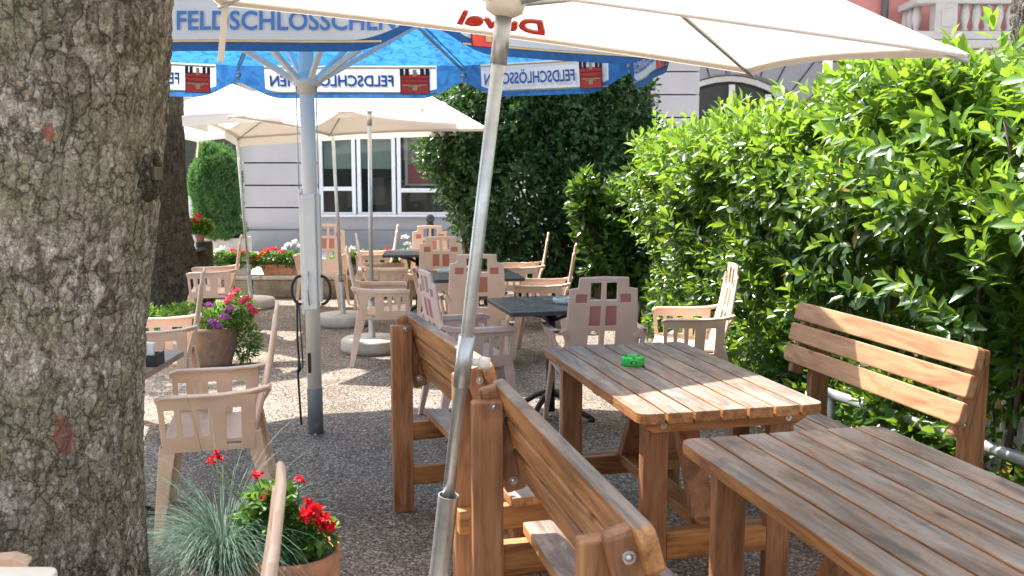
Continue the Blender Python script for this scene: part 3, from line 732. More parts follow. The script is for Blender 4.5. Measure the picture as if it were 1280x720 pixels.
T3 = Vector((3.88, 7.0, 0)); t3 = thing('tree', 'rough barked tree trunk rising behind the hedge at the right edge', 'tree', T3)
barkC = bark('flaky_bark', [(.04, .032, .028), (.12, .10, .085), (.24, .21, .19), (.42, .38, .35), (.13, .11, .09)], 1.2)
tb = trunk_mesh([Vector((0,0,-.05)), Vector((.02,0,1.5)), Vector((.0,0,2.5)), Vector((-.03,0,3.4)), Vector((0,0,5.))], [.24, .17, .14, .13, .12], 110, 260, (.03, .016), 5)
obj('trunk', tb, barkC, t3)
crown('crown', [((4.6, 7.4, 6.0), (1.2, 1.2, .9))], 1800, .12, M['leaf_shrub'], t3, tuple(T3))

def bush(name, label, cat, base, blobs, nshoot, nleaf, L, W, slen, mat, zmin=.05, small=False, shell=(.8, 1.03), droop=.25, cond=None, stems=10, upbias=.5, fill=0, stemr=.012):
    r = thing(name, label, cat, base)
    P, D = blob_points(nshoot, blobs, shell, zmin, cond)
    ax = D+np.array((0, 0, upbias))+rng.normal(size=D.shape)*.3
    p, d, nm, l, w_, tt = shoots(P, ax, nleaf, L, W, slen, droop)
    if fill:
        P2, D2 = blob_points(fill, blobs, (.35, .9), zmin, cond); m_ = len(P2)
        p = np.concatenate([p, P2]); d = np.concatenate([d, D2+unit(m_)]); nm = np.concatenate([nm, unit(m_)+np.array((0, 0, .5))])
        l2 = rng.uniform(.8, 1.3, m_)*L; l = np.concatenate([l, l2]); w_ = np.concatenate([w_, l2*W/L]); tt = np.concatenate([tt, rng.random(m_)*.5])
    me = leaf_mesh('foliage', p-np.array(base), d, nm, l, w_, tt, small); obj('foliage', me, mat, r)
    bm = BM(); c0 = np.array(base)
    for i in range(stems):
        b = blobs[i % len(blobs)]; q = np.array(b[0])+unit(1)[0]*np.array(b[1])*.75; q[2] = max(q[2], .3)
        s = np.array((b[0][0]*.8+base[0]*.2+random.uniform(-.15, .15), b[0][1]*.8+base[1]*.2+random.uniform(-.15, .15), base[2]))
        tube(bm, [Vector(s-c0), Vector((s*.6+q*.4)-c0)+Vector((random.uniform(-.05, .05), 0, .1)), Vector(q-c0)], [stemr, stemr*.7, stemr*.3], 6)
    obj('stem', bm, M['stem'], r)
    return r
# dark evergreen tree
bush('evergreen_tree', 'dark green dense evergreen tree in the centre behind the plastic tables', 'tree', (.4, 11., 0),
     [((.35, 11.2, 1.5), (1.25, 1.0, 1.7)), ((-.45, 11.0, 1.95), (.68, .7, .85)), ((.95, 11.4, 2.1), (.9, .9, 1.2)), ((.4, 11.2, 2.5), (1.0, 1., 1.0))],
     3800, 9, .085, .06, .2, M['leaf_ivy'], zmin=.15, small=False, droop=.5, stems=14, upbias=.1, fill=15000, stemr=.03)
# far laurel
bush('laurel_bush', 'bright laurel bush between the dark evergreen and the long hedge', 'shrub', (1.15, 9.5, 0),
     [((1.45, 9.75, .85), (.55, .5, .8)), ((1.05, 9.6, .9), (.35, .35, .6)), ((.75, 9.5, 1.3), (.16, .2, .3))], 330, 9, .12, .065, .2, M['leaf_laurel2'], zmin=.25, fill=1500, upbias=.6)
# the long hedge
def hedge():
    r = thing('laurel_hedge', 'tall glossy laurel hedge running along the right side of the terrace', 'hedge', (2.3, 6, 0))
    n = 5200; P = []; D = []
    def fx(y): return 2.40-.135*y
    for _ in range(n):
        y = random.uniform(2.0, 9.3); f = random.random()
        top = 1.88+.12*noise.noise(Vector((y*1.1, 0, 3)))+(.22*math.exp(-((y-4.7)/.7)**2))
        top -= .32*min(1, max(0, (4.25-y)/.5))+.10*math.exp(-((y-3.9)/.3)**2)
        if f < .60:
            z = .14+(top-.14)*random.random()**.9
            rec = .46-.36*min(1, max(0, (y-5.3)/1.0)); prof = rec*min(1, max(0, (1.42-z)/.25))*(1 if (z > .55 or y < 4.1) else .35)-.06*math.exp(-((z-1.75)/.3)**2)
            x = fx(y)+prof+.13*noise.noise(Vector((y*1.6, z*1.9, 1)))*2+random.uniform(-.05, .22)
            if y > 8.6: x += (y-8.6)*.4
            P.append((x, y, z)); D.append((-1, -.25, .45))
        elif f < .92:
            x = fx(y)+random.uniform(0, 1.5)+.05; P.append((x, y, top+random.uniform(-.15, .08)+.12*noise.noise(Vector((x*2, y*2, 0))))); D.append((-.15, -.1, 1))
        else:
            x = fx(y)+random.uniform(.1, 1.5); P.append((x, 9.3+random.uniform(-.2, .15), random.uniform(.3, top))); D.append((-.3, 1, .3))
    for y, h_, x_ in ((4.35, .30, .25), (4.2, .34, .30), (4.5, .22, .35), (4.9, .2, .5), (5.6, .15, .4), (7.2, .2, .2), (3.95, .12, .25), (4.25, .28, .5), (6.3, .18, .3)):
        for q in range(3): P.append((fx(y)+x_+random.uniform(-.05, .05), y+random.uniform(-.05, .05), 1.86+h_*(.5+.3*q))); D.append((random.uniform(-.2, .2), 0, 1))
    for q in range(150):        # long shoots standing proud of the clipped mass
        y = random.uniform(3.2, 9.2); tp = random.random() < .6; k_ = random.uniform(.06, .26)
        x = fx(y)+(random.uniform(.1, .9) if tp else random.uniform(-.02, .05)); z = 1.88+.0*k_ if tp else random.uniform(.9, 1.8)
        dd = (random.uniform(-.35, .1), random.uniform(-.2, .2), 1) if tp else (-1, random.uniform(-.4, .2), random.uniform(.2, .7))
        for g_ in (.3, 1.): P.append((x+dd[0]*k_*g_, y+dd[1]*k_*g_, z+dd[2]*k_*g_)); D.append(dd)
    P = np.array(P); D = np.array(D, float)+rng.normal(size=(len(P), 3))*.35
    p, d, nm, l, w_, tt = shoots(P, D, 9, .116, .064, .18, .28)
    young_lit = np.clip((p[:, 2]-1.15)/.7, 0, 1); tt = np.clip(tt*(.55+.5*young_lit)+.12*young_lit, 0, .98); tt[rng.random(len(tt)) < .006] = 1.  # tint rises with height: young growth, plus shade of the lower hedge put in
    m_ = 13000; y2 = rng.uniform(2, 9.3, m_); x2 = 2.40-.135*y2+rng.uniform(.42, 1.4, m_); z2 = rng.uniform(.1, 1.75, m_)
    p = np.concatenate([p, np.stack([x2, y2, z2], 1)]); d = np.concatenate([d, unit(m_)+np.array((-.3, 0, 0))]); nm = np.concatenate([nm, unit(m_)+np.array((0, 0, .6))])
    l2 = rng.uniform(.08, .13, m_); l = np.concatenate([l, l2]); w_ = np.concatenate([w_, l2*.55]); tt = np.concatenate([tt, rng.random(m_)*.3])  # inner leaves keep a low tint, interior shade put into their colour
    obj('foliage', leaf_mesh('foliage', p-np.array((2.3, 6, 0)), d, nm, l, w_, tt), M['leaf_laurel'], r)
    bm = BM()
    for i in range(60):
        y = 2+7.3*i/59+random.uniform(-.05, .05); x = fx(y)+random.uniform(.35, 1.1)
        tube(bm, [(x-2.3, y-6, 0), (x-2.3+random.uniform(-.15, .1), y-6+random.uniform(-.1, .1), .8), (x-2.3+random.uniform(-.35, .3), y-6+random.uniform(-.2, .2), 1.8)], [.02, .014, .006], 6)
    obj('stem', bm, M['stem'], r)
hedge()
# plants creeping at the foot of the hedge
n = 2600; yy = rng.uniform(3.1, 8.8, n); xx = 2.40-.135*yy+rng.uniform(-.12, .55, n); zz = rng.uniform(.0, .26, n)*rng.random(n)
me = leaf_mesh('ground_cover', np.stack([xx, yy, zz+.01], 1), unit(n)*np.array((1, 1, .4))+np.array((0, 0, .3)), unit(n)*.5+np.array((0, 0, 1)), rng.uniform(.02, .05, n), rng.uniform(.015, .03, n), rng.random(n))
o = obj('ground_cover', me, M['leaf_shrub']); o['kind'] = 'stuff'; o['label'] = 'small leafy ground cover growing under the hedge'; o['category'] = 'ground cover'
# rail and white fence under the hedge
def hx(y): return 2.40-.135*y
bm = BM(); a = at(1290, 578, .34); b = at(1062, 500, .34); d_ = (b-a).normalized()
tube(bm, [a-d_*1.8, b+d_*.3], .028, 16)
rl = thing('handrail', 'grey metal pipe rail running low beneath the laurel hedge', 'rail', (a+b)/2*Vector((1,1,0)) if False else Vector(((a.x+b.x)/2, (a.y+b.y)/2, 0)))
child_at(obj('rail', bm, M['pipe'], smooth=False), rl)
for q in (.0, 1.6):
    bm = BM(); p_ = b+d_*.15-d_*q*1.05; tube(bm, [(p_.x, p_.y, 0), (p_.x, p_.y, .33)], .02, 12)
    child_at(obj('rail_post', bm, M['pipe']), rl)
pf = thing('picket_fence', 'low white fence showing through gaps beneath the laurel hedge', 'fence', (2.2, 4, 0))
bm = BM(); random.seed(5)
for i in range(36):
    y = 2.6+i*.105; x = hx(y)+.52+random.uniform(-.02, .02)
    prism(bm, [(-.036, 0), (.036, 0), (.036, .36), (0, .42), (-.036, .36)], -.008, .008, M4=Matrix.Translation((x-2.2, y-4, .02)) @ Matrix.Rotation(R(90-7.7+180), 4, 'Z') @ Matrix.Rotation(R(90), 4, 'X'))
obj('picket', bm, M['white_paint'], pf, bevel=.002)
bm = BM()
for z in (.10, .30): bar(bm, (hx(2.5)+.55-2.2, 2.5-4, z), (hx(6.4)+.55-2.2, 2.4, z), .02, .05, Vector((0,0,1)))
obj('fence_rail', bm, M['white_paint'], pf)
# post behind the hedge
p_ = aty(1034, 100, 10.); lp = thing('post', 'pale metal post standing behind the hedge below the white parasol', 'post', (p_.x, 10, 0))
bm = BM(); tube(bm, [(0,0,0), (0,0,3.4)], .05, 16); obj('shaft', bm, M['white_metal'], lp); bm = BM(); lathe(bm, [(.051, 0), (.06, .005), (.06, .03), (.02, .05), (.001, .05)], (0,0,3.4), 16); obj('cap', bm, M['grey_metal'], lp)
bm = BM(); lathe(bm, [(.12, 0), (.12, .02), (.055, .03), (.055, .2)], (0,0,0), 16); obj('foot', bm, M['white_metal'], lp)
# clipped bush left
cb = aty(270, 240, 14.4)
pl = thing('planter_box', 'white concrete planter box under the clipped round bush', 'planter', (cb.x+.15, 14.4, .26))
bm = BM(); box(bm, (0, 0, .17), (.62, .5, .34)); obj('box', bm, M['concrete'], pl, bevel=.01); bm = BM(); box(bm, (0,0,.33), (.54, .42, .03)); obj('soil', bm, M['stem'], pl)
bush('clipped_bush', 'clipped oval conifer bush in the white planter at the far left', 'shrub', (cb.x, 14.4, .58),
     [((cb.x, 14.4, 1.35), (.40, .38, .72)), ((cb.x+.12, 14.3, .75), (.36, .3, .2))], 4200, 7, .06, .022, .08, M['leaf_conifer'], zmin=.5, small=True, shell=(.86, 1.0), stems=3, fill=7000)
bush('background_tree', 'green tree showing above the low white roof at far left', 'tree', (-9, 27, .26),
     [((-9, 27, 3.9), (3.2, 1.5, 1.3)), ((-11.5, 27, 3.4), (2., 1.5, 1.2))], 1500, 6, .22, .12, .4, M['leaf_shrub'], zmin=1, small=True, stems=5, stemr=.1)
# bollard
p_ = aty(538, 290, 14.3); bo = thing('bollard', 'black ball topped bollard on the pavement behind the back tables', 'bollard', (p_.x, 14.3, .26))
bm = BM(); lathe(bm, [(.09, 0), (.09, .04), (.055, .07), (.05, .52), (.058, .53), (.058, .56), (.04, .57)], (0,0,0), 20); obj('shaft', bm, M['black_metal'], bo)
bm = BM(); bmesh.ops.create_uvsphere(bm, u_segments=16, v_segments=10, radius=.07); 
for v in bm.verts: v.co.z += .63
obj('ball', bm, M['black_metal'], bo, smooth=True)

# ================================================================ WOODEN FURNITURE
def rotY(a): return Matrix.Rotation(a, 3, 'Y')
def bolt(bmx, p, d, r=.011):
    q = Vector(d).normalized(); tube(bmx, [Vector(p)-q*.004, Vector(p)+q*.003], r, 14); tube(bmx, [Vector(p)+q*.003, Vector(p)+q*.006, Vector(p)+q*.008], [r*.62, r*.5, r*.2], 12)
TW, TL = .70, 1.27
def make_table(label, P, rz):
    t = thing('wooden_table', label, 'table', P, rz)
    bm = BM(); n = 7; gap = .010; pw = (TW-gap*(n-1))/n
    for i in range(n):
        x0 = -TW/2+i*(pw+gap); x1 = x0+pw; r = .045
        rs = (r if i == 0 else .003, r if i == n-1 else .003, r if i == n-1 else .003, r if i == 0 else .003)
        prism(bm, rrect(x0, -TL/2+random.uniform(-.002, .002), x1, TL/2+random.uniform(-.002, .002), rs), .712, .75, topmi=1)
    obj('tabletop', bm, [M['oak'], M['oak_top']], t, bevel=.004)
    for s in (-1, 1):
        bm = BM(); yy = s*(TL/2-.085)
        prism(bm, [(-TW/2+.035, -.0), (TW/2-.035, -.0), (TW/2-.035, -.022), (TW/2-.075, -.046), (-TW/2+.075, -.046), (-TW/2+.035, -.022)], -.0225, .0225,
              M4=Matrix.Translation((0, yy, .711)) @ Matrix.Rotation(R(90), 4, 'X'))
        c = obj('crossbar', bm, M['oak_x'], t, bevel=.003)
        for xx_ in (-.24, .24): bm = BM(); bolt(bm, (xx_, yy+s*.024, .689), (0, s, 0)); obj('bolt', bm, M['bolt'], c)
        for sx in (-1, 1):
            bm = BM(); box(bm, (sx*(TW/2-.105), yy-s*.047, .355), (.095, .045, .71)); lg = obj('leg', bm, M['oak_z'], t, bevel=.004)
        bm = BM(); box(bm, (0, yy-s*.047, .22), (TW-.21-.097, .044, .09)); box(bm, (0, yy-s*.094, .22), (TW-.16, .045, .088)); obj('stretcher', bm, M['oak_x'], t, bevel=.004)
        bm = BM(); bar(bm, (0, yy-s*.13, .25), (0, yy-s*.40, .70), .09, .045, Vector((0,1,0)), ); obj('brace', bm, M['oak_z'], t, bevel=.004)
    bm = BM(); box(bm, (0, 0, .262), (.09, TL-.32, .045)); obj('long_rail', bm, M['oak'], t, bevel=.004)
    bm = BM()
    for y_ in (0,): box(bm, (0, y_, .69), (TW-.1, .07, .04)); obj('batten', bm, M['oak_x'], t, bevel=.003)
    return t
dirang = R(13.2)
PA = (at(676, 432, .75)+at(855, 428, .75)+at(800, 522, .75)+at(1030, 502, .75))/4; PA.z = 0
ax_ = Vector((-math.sin(dirang), math.cos(dirang), 0)); bx_ = Vector((math.cos(dirang), math.sin(dirang), 0))
make_table('weathered slatted wooden table with the green ashtray on it', PA, dirang)
cB = at(848, 549, .75); PB = cB+bx_*(TW/2)-ax_*(TL/2); PB.z = 0; PB_ = PB
make_table('weathered slatted wooden table in the right foreground with nothing on it', PB, dirang)

BL = 1.28
def make_bench(label, P, rz, back='oak'):
    """local: +x is the front, y runs along the bench"""
    t = thing('wooden_bench', label, 'bench', P, rz)
    lean = .25
    # back planks
    top = Vector((-.235, 0, .925)); dn = Vector((math.sin(lean), 0, -math.cos(lean)))
    bm = BM(); pw = .088; gp = .018
    for i in range(3):
        c = top+dn*(pw/2+i*(pw+gp)); rot = rotY(-lean)
        M4 = Matrix.Translation(c) @ rot.to_4x4() @ Matrix.Rotation(R(90), 4, 'Y')
        r = .03
        rs = (r if i == 2 else .008, r if i == 0 else .008, r if i == 0 else .008, r if i == 2 else .008)
        rs = (r if i == 0 else .01, r if i == 2 else .01, r if i == 2 else .01, r if i == 0 else .01)
        prism(bm, rrect(-pw/2, -BL/2, pw/2, BL/2, rs), -.018, .018, M4=M4)
    bm.normal_update()
    for f in bm.faces:
        if f.normal.z > .9 and f.calc_center_median().z > .9: f.material_index = 1
    obj('backrest', bm, [M[back], M['oak_top']], t, bevel=.005)
    bm = BM()
    for i, x_ in enumerate((-.10, .01, .12)):
        prism(bm, rrect(x_-.05, -BL/2, x_+.05, BL/2, (.01, .03 if i == 2 else .006, .03 if i == 2 else .006, .01)), .415, .45, topmi=1)
    obj('seat', bm, [M['oak'], M['oak_top']], t, bevel=.004)
    for s in (-1, 1):
        y = s*(BL/2-.10)
        bm = BM(); box(bm, (-.285, y, .44), (.095, .045, .88)); po = obj('rear_post', bm, M['oak_z'], t, bevel=.006)
        bm = BM(); A = top+Vector((-.045, y+s*.0, -.012)); 
        q0 = A; q1 = A+dn*.345
        bar(bm, (q0.x+.01, y+s*.046, q0.z), (q1.x+.01, y+s*.046, q1.z), .068, .044, Vector((0,1,0))); ba = obj('back_batten', bm, M['oak_z'], t, bevel=.012)
        for f in (.05, .29):
            qq = A+dn*f; bm = BM(); bolt(bm, (qq.x+.01, y+s*.069, qq.z), (0, s, 0), .013); obj('bolt', bm, M['bolt'], ba)
            bm = BM(); bolt(bm, (qq.x-.0, y-s*.023, qq.z), (0, -s, 0), .013); obj('bolt', bm, M['bolt'], ba)
        bm = BM(); box(bm, (.13, y, .205), (.09, .045, .41)); obj('front_leg', bm, M['oak_z'], t, bevel=.005)
        bm = BM(); box(bm, (-.07, y+s*.046, .37), (.52, .044, .085)); sb_ = obj('seat_support', bm, M['oak_x'], t, bevel=.004)
        [(lambda b_: (bolt(b_, (x_, y+s*.069, .37), (0, s, 0), .012), obj('bolt', b_, M['bolt'], sb_)))(BM()) for x_ in (-.285, .13)]
        bm = BM(); box(bm, (-.08, y, .17), (.32, .043, .085)); obj('stretcher', bm, M['oak_x'], t, bevel=.004)
        bm = BM(); bar(bm, (-.05, y-s*.04, .18), (-.05, y-s*.26, .41), .08, .04, Vector((0,1,0))); obj('brace', bm, M['oak_z'], t, bevel=.004)
    bm = BM(); box(bm, (-.05, 0, .17), (.085, BL-.30, .04)); obj('long_rail', bm, M['oak'], t, bevel=.004)
    return t
def bench_at(label, far, near, front, back='oak'):
    """far / near: ends of the top edge of the backrest (world)"""
    f = Vector((far.x, far.y, 0)); n_ = Vector((near.x, near.y, 0)); c = (f+n_)/2; d = (f-n_).normalized()
    if front < 0: d = -d
    rz = math.atan2(-d.x, d.y)
    fr = Vector((math.cos(rz), math.sin(rz), 0))
    return make_bench(label, c+fr*.235, rz, back)
bench_at('brown wooden bench further from the camera, seen from behind the leaning silver parasol pole', at(508, 390, .92), at(612, 458, .92), 1)
bench_at('brown wooden bench in the foreground seen from behind, nearest the right hand tables', at(624, 478, .92), at(798, 655, .92), 1)
b3 = bench_at('pale brown wooden bench in front of the hedge with sunlit backrest', at(1003, 379, .92), at(1226, 436, .92), -1, 'oak_back')

# ================================================================ PLASTIC CHAIRS
def make_chair(label, P, rz, pl='plastic', ins='inset'):
    t = thing('garden_chair', label, 'chair', P, rz, 'moulded plastic garden chairs')
    us = [-.2, -.165, -.145, -.1, -.08, -.015, .015, .08, .1, .145, .165, .2]
    ws = [.965, .94, .90, .872, .835, .82, .80, .73, .68, .65, .56, .50, .40]
    rows = ["..#######..", "..##.#.##..", "####.#.####", "#rr#.#.#rr#", "#rr#####rr#", "###########", "####r#r####", "####r#r####", "###########", "####.#.####", "###########", "###########"]
    def fb(u, w_, s):
        return Vector((u*(1+(.96-w_)*.22), -.205-(w_-.42)*.27-.02*math.sin((w_-.42)*6)+.28*u*u-s, w_-s*.25))
    bm = BM(); grid_plate(bm, us, ws, rows, fb, .02)
    # rolled edge
    edge = [(-.2, w_) for w_ in (.42, .56, .7, .82, .895)]+[(-.148, .903), (-.148, .96), (0, .966), (.148, .96), (.148, .903)]+[(.2, w_) for w_ in (.895, .82, .7, .56, .42)]
    tube(bm, [fb(u, w_, 0) for u, w_ in edge], .0105, 8)
    bk = obj('backrest', bm, M[pl], t, bevel=.003)
    bm = BM(); grid_plate(bm, us, ws, rows, fb, .008, 'r'); obj('back_panel', bm, M[ins], bk)
    # seat
    bm = BM(); L_ = [-.24, -.12, 0, .12, .24]; Y_ = [-.22, -.12, 0, .12, .22, .26, .275]
    def fs(u, w_, s): return Vector((u*(1+.05*w_), w_, .425-.018*(1-(u/.24)**2)*(1 if w_ < .22 else .5)-(.012 if w_ > .21 else 0)-(.05 if w_ > .27 else 0)+.03*max(0, w_)/.26-s))
    grid_plate(bm, L_, Y_, ["#"*4]*6, fs, .014); obj('seat', bm, M[pl], t, bevel=.002)
    for s in (-1, 1):
        bm = BM()
        vs_ = [.275, .245, .195, .16, .105, .07, .02, -.07, -.15, -.225]
        wz = [.635, .60, .578, .46, .41, .385]
        rr = ["#########", "#########", "#.#.#.#.#", "#######.#", "#########"]
        def fa(u, w_, q):
            k = (w_-.385)/.25
            return Vector((s*(.245+.045*k)+s*q, u*(1-.06*(1-k))+(.0), w_))
        grid_plate(bm, vs_, wz, rr, fa, .014)
        # armrest rim
        pts = [(.262, -.30), (.275, -.20), (.285, -.05), (.289, .12), (.286, .24), (.272, .285)]
        zt = [.665, .648, .640, .640, .640, .628]
        for (p0, z0), (p1, z1) in zip(zip(pts, zt), list(zip(pts, zt))[1:]):
            a = Vector((s*p0[0], p0[1], z0)); b = Vector((s*p1[0], p1[1], z1))
            v = []
            for q, (ww) in ((a, .024), (b, .024)):
                v.append([bm.verts.new(q+Vector((dx, 0, dz))) for dx, dz in ((-ww, 0), (ww, 0), (ww+.002, -.03), (ww-.008, -.03), (ww-.010, -.010), (-ww, -.010))])
            for k in range(6): bm.faces.new([v[0][k], v[0][(k+1) % 6], v[1][(k+1) % 6], v[1][k]])
            if p0 == pts[0]: bm.faces.new(v[0])
            if p1 == pts[-1]: bm.faces.new(v[1])
        bmesh.ops.remove_doubles(bm, verts=bm.verts, dist=.0004)
        # link to the backrest
        bar(bm, (s*.25, -.30, .655), (s*.205, -.265, .60), .03, .02, Vector((0,1,0)))
        obj('armrest', bm, M[pl], t, bevel=.003)
        for (ytop, ybot, ztop_, xt, xb, fw) in ((.235, .30, .41, .247, .285, 1), (-.20, -.315, .46, .24, .262, -1)):
            bm = BM(); W0, W1 = .085, .045; D0, D1 = .05, .032; th_ = .013
            def sec(xc, yc, z, W_, D_):
                o_ = s
                pts_ = [(0, 0), (-o_*D_, 0), (-o_*D_, -fw*th_), (-o_*th_, -fw*th_), (-o_*th_, -fw*W_), (0, -fw*W_)]
                return [bm.verts.new((xc+a_, yc+fw*W_/2+b_, z)) for a_, b_ in pts_]
            rings = [sec(s*(xt*(1-q)+xb*q), ytop*(1-q)+ybot*q, ztop_*(1-q), W0*(1-q)+W1*q, D0*(1-q)+D1*q) for q in (0, .33, .66, 1)]
            for r0, r1 in zip(rings, rings[1:]):
                for k in range(6): bm.faces.new([r0[k], r0[(k+1) % 6], r1[(k+1) % 6], r1[k]])
            bm.faces.new(rings[0]); bm.faces.new(rings[-1])
            obj('leg', bm, M[pl], t, bevel=.003)
    for o_ in t.children_recursive: o_.data.transform(Matrix.Diagonal((.96, .80, 1, 1)))
    return t
def face(deg): return R(deg)      # 0 faces away from the camera, 90 faces left, -90 right, 180 towards it
G = 'moulded plastic garden chairs'
chA = make_chair('peach plastic armchair in the left foreground facing the table behind the big trunk', (-1.33, 4.05, 0), face(104))
chB = make_chair('shade-toned plastic armchair seen from behind, pushed between the black table and the slatted table', (.50, 5.56, 0), face(7), 'plastic_shade', 'inset_shade')
def pc(src, x, y, deg, label): return dup(src, (x, y, 0), face(deg), label, G)
pc(chA, X(188, 5.6), 5.62, 106, 'peach plastic armchair beside the terracotta pot with purple flowers')
pc(chA, X(270, 9.2), 9.0, 104, 'peach plastic armchair just right of the brown rear tree trunk')
pc(chA, X(404, 11.), 10.85, 176, 'peach plastic armchair half hidden behind the white post of the blue parasol')
pc(chA, X(474, 7.65), 7.65, -81, 'peach plastic armchair facing right on the sunny gravel, left of the black tables')
pc(chA, X(478, 9.4), 9.4, -79, 'peach plastic armchair facing right, second of the left row beyond the sunny one')
pc(chA, X(466, 10.9), 10.95, 98, 'peach plastic armchair facing left by the low stone wall')
pc(chA, X(534, 10.6), 10.5, 178, 'peach plastic armchair facing the camera beyond the farthest black table')
pc(chA, X(552, 9.25), 9.15, 3, 'peach plastic armchair seen from behind at the farthest black table')
pc(chA, X(594, 7.1), 7.12, 4, 'peach plastic armchair seen from behind at the middle black table, beside the silver pole')
pc(chB, X(585, 5.9), 5.75, -70, 'shade-toned plastic armchair facing right behind the far wooden bench')
pc(chA, X(652, 9.4), 9.45, 88, 'peach plastic armchair facing left at the middle black table, in front of the dark tree')
pc(chA, X(680, 7.9), 7.9, 84, 'peach plastic armchair facing left behind the nearest black table, back turned to the hedge end')
pc(chA, X(866, 6.15), 6.1, 88, 'peach plastic armchair facing left with its back pushed into the laurel hedge')
pc(chA, -.71, 1.63, 103, 'peach plastic armchair cropped by the bottom edge beside the potted grass')
_f = Vector((math.cos(R(15)), math.sin(R(15)), 0)); _l = Vector((-_f.y, _f.x, 0)); _t = at(38, 692, .64)-_f*.228-_l*.27
pc(chA, _t.x, _t.y, -75, 'peach plastic armchair cropped in the bottom left corner below the trunk')

# ================================================================ CAFE TABLES
def cafe_table(label, P, rz, sz=.68, mat='dark_top', sy=None):
    t = thing('cafe_table', label, 'table', P, rz); sy = sy or sz
    bm = BM(); prism(bm, rrect(-sz/2, -sy/2, sz/2, sy/2, (.03,)*4), .712, .74); obj('tabletop', bm, M[mat], t, bevel=.004)
    bm = BM(); tube(bm, [(0,0,.03), (0,0,.70)], .03, 16); obj('column', bm, M['black_metal'], t)
    bm = BM()
    for a in range(4):
        c, s_ = math.cos(a*math.pi/2+.785), math.sin(a*math.pi/2+.785)
        tube(bm, [(0, 0, .62), (c*.12, s_*.12, .67), (c*.26, s_*.26, .70)], .012, 8)
    box(bm, (0,0,.705), (.3, .3, .012)); obj('top_bracket', bm, M['black_metal'], t)
    for a in range(4):
        bm = BM(); c, s_ = math.cos(a*math.pi/2+.785), math.sin(a*math.pi/2+.785)
        tube(bm, [(0, 0, .16), (c*.1, s_*.1, .13), (c*.22, s_*.22, .05), (c*.30, s_*.30, .02)], [.022, .02, .018, .016], 10)
        lathe(bm, [(.022, 0), (.022, .02), (.012, .03)], (c*.30, s_*.30, 0), 10); obj('foot', bm, M['black_metal'], t)
    return t
t1 = Vector((.25, 5.86, 0)); cafe_table('black square cafe table nearest the camera, between the shade-toned chairs', t1, R(14), .70)
t2_ = Vector((X(590, 7.6), 7.62, 0)); cafe_table('black square cafe table with glass ashtray, middle of the three, partly behind the silver pole', t2_, R(12), .74)
cafe_table('black square cafe table farthest back near the stone wall', (X(522, 9.9), 9.85, 0), R(4), .72)
cafe_table('brown topped cafe table half hidden behind the big left trunk', (-1.88, 3.88, 0), R(2), .72, 'brown_top')
cafe_table('small black cafe table just right of the rear trunk, mostly hidden', (X(255, 10.45)-.36, 10.45, 0), 0, .66)
cafe_table('pale topped cafe table cropped in the bottom left corner', (-1.26, 1.52, 0), R(0), .64, 'cream_metal')
# ashtrays
def glass_ashtray(label, P):
    t = thing('glass_ashtray', label, 'ashtray', P); bm = BM()
    lathe(bm, [(.045, 0), (.058, .012), (.062, .036), (.054, .038), (.048, .014), (.001, .010)], (0,0,0), 40, wob=.04)
    obj('bowl', bm, M['clear_glass'], t)
    bm = BM()
    for k in range(4):
        a = k*math.pi/2+.4; box(bm, (.056*math.cos(a), .056*math.sin(a), .038), (.012, .012, .008), Matrix.Rotation(a, 3, 'Z'))
    obj('rim_rest', bm, M['clear_glass'], t)
glass_ashtray('clear glass ashtray on the black table nearest the camera', at(703, 379, .741))
glass_ashtray('clear glass ashtray on the middle black table', at(555, 341, .741))
p_ = at(791, 456, .751); ga = thing('ashtray', 'round green plastic ashtray on the weathered wooden table', 'ashtray', p_)
bm = BM(); lathe(bm, [(.040, 0), (.0425, .003), (.0425, .026), (.040, .030), (.030, .031), (.026, .027), (.024, .012), (.001, .012)], (0,0,0), 40); obj('body', bm, M['green_plastic'], ga)
bm = BM()
for k in range(3):
    a = k*2.094+.5; box(bm, (.034*math.cos(a), .034*math.sin(a), .0305), (.018, .008, .004), Matrix.Rotation(a, 3, 'Z'))
obj('rim_notch', bm, plain('dark_green_plastic', (.01, .2, .03), .3), ga)
bm = BM()
def curved_patch(bm, wd, hg, r, zc, a0, n=10, oval=True):
    pts = []
    for k in range(24):
        a = 2*math.pi*k/24; pts.append((wd/2*math.copysign(abs(math.cos(a))**.6, math.cos(a)), hg/2*math.copysign(abs(math.sin(a))**.6, math.sin(a))))
    bm.faces.new([bm.verts.new((r*math.cos(a0+u/r), r*math.sin(a0+u/r), zc+v_)) for u, v_ in pts])
curved_patch(bm, .024, .011, .0433, .0145, -1.62); e_ = obj('emblem', bm, M['black_print'], ga)
bm = BM(); curved_patch(bm, .012, .0035, .0438, .0150, -1.62); obj('emblem_mark', bm, M['petal_white'], e_); ga.scale = (1.15, 1.15, 1.25)
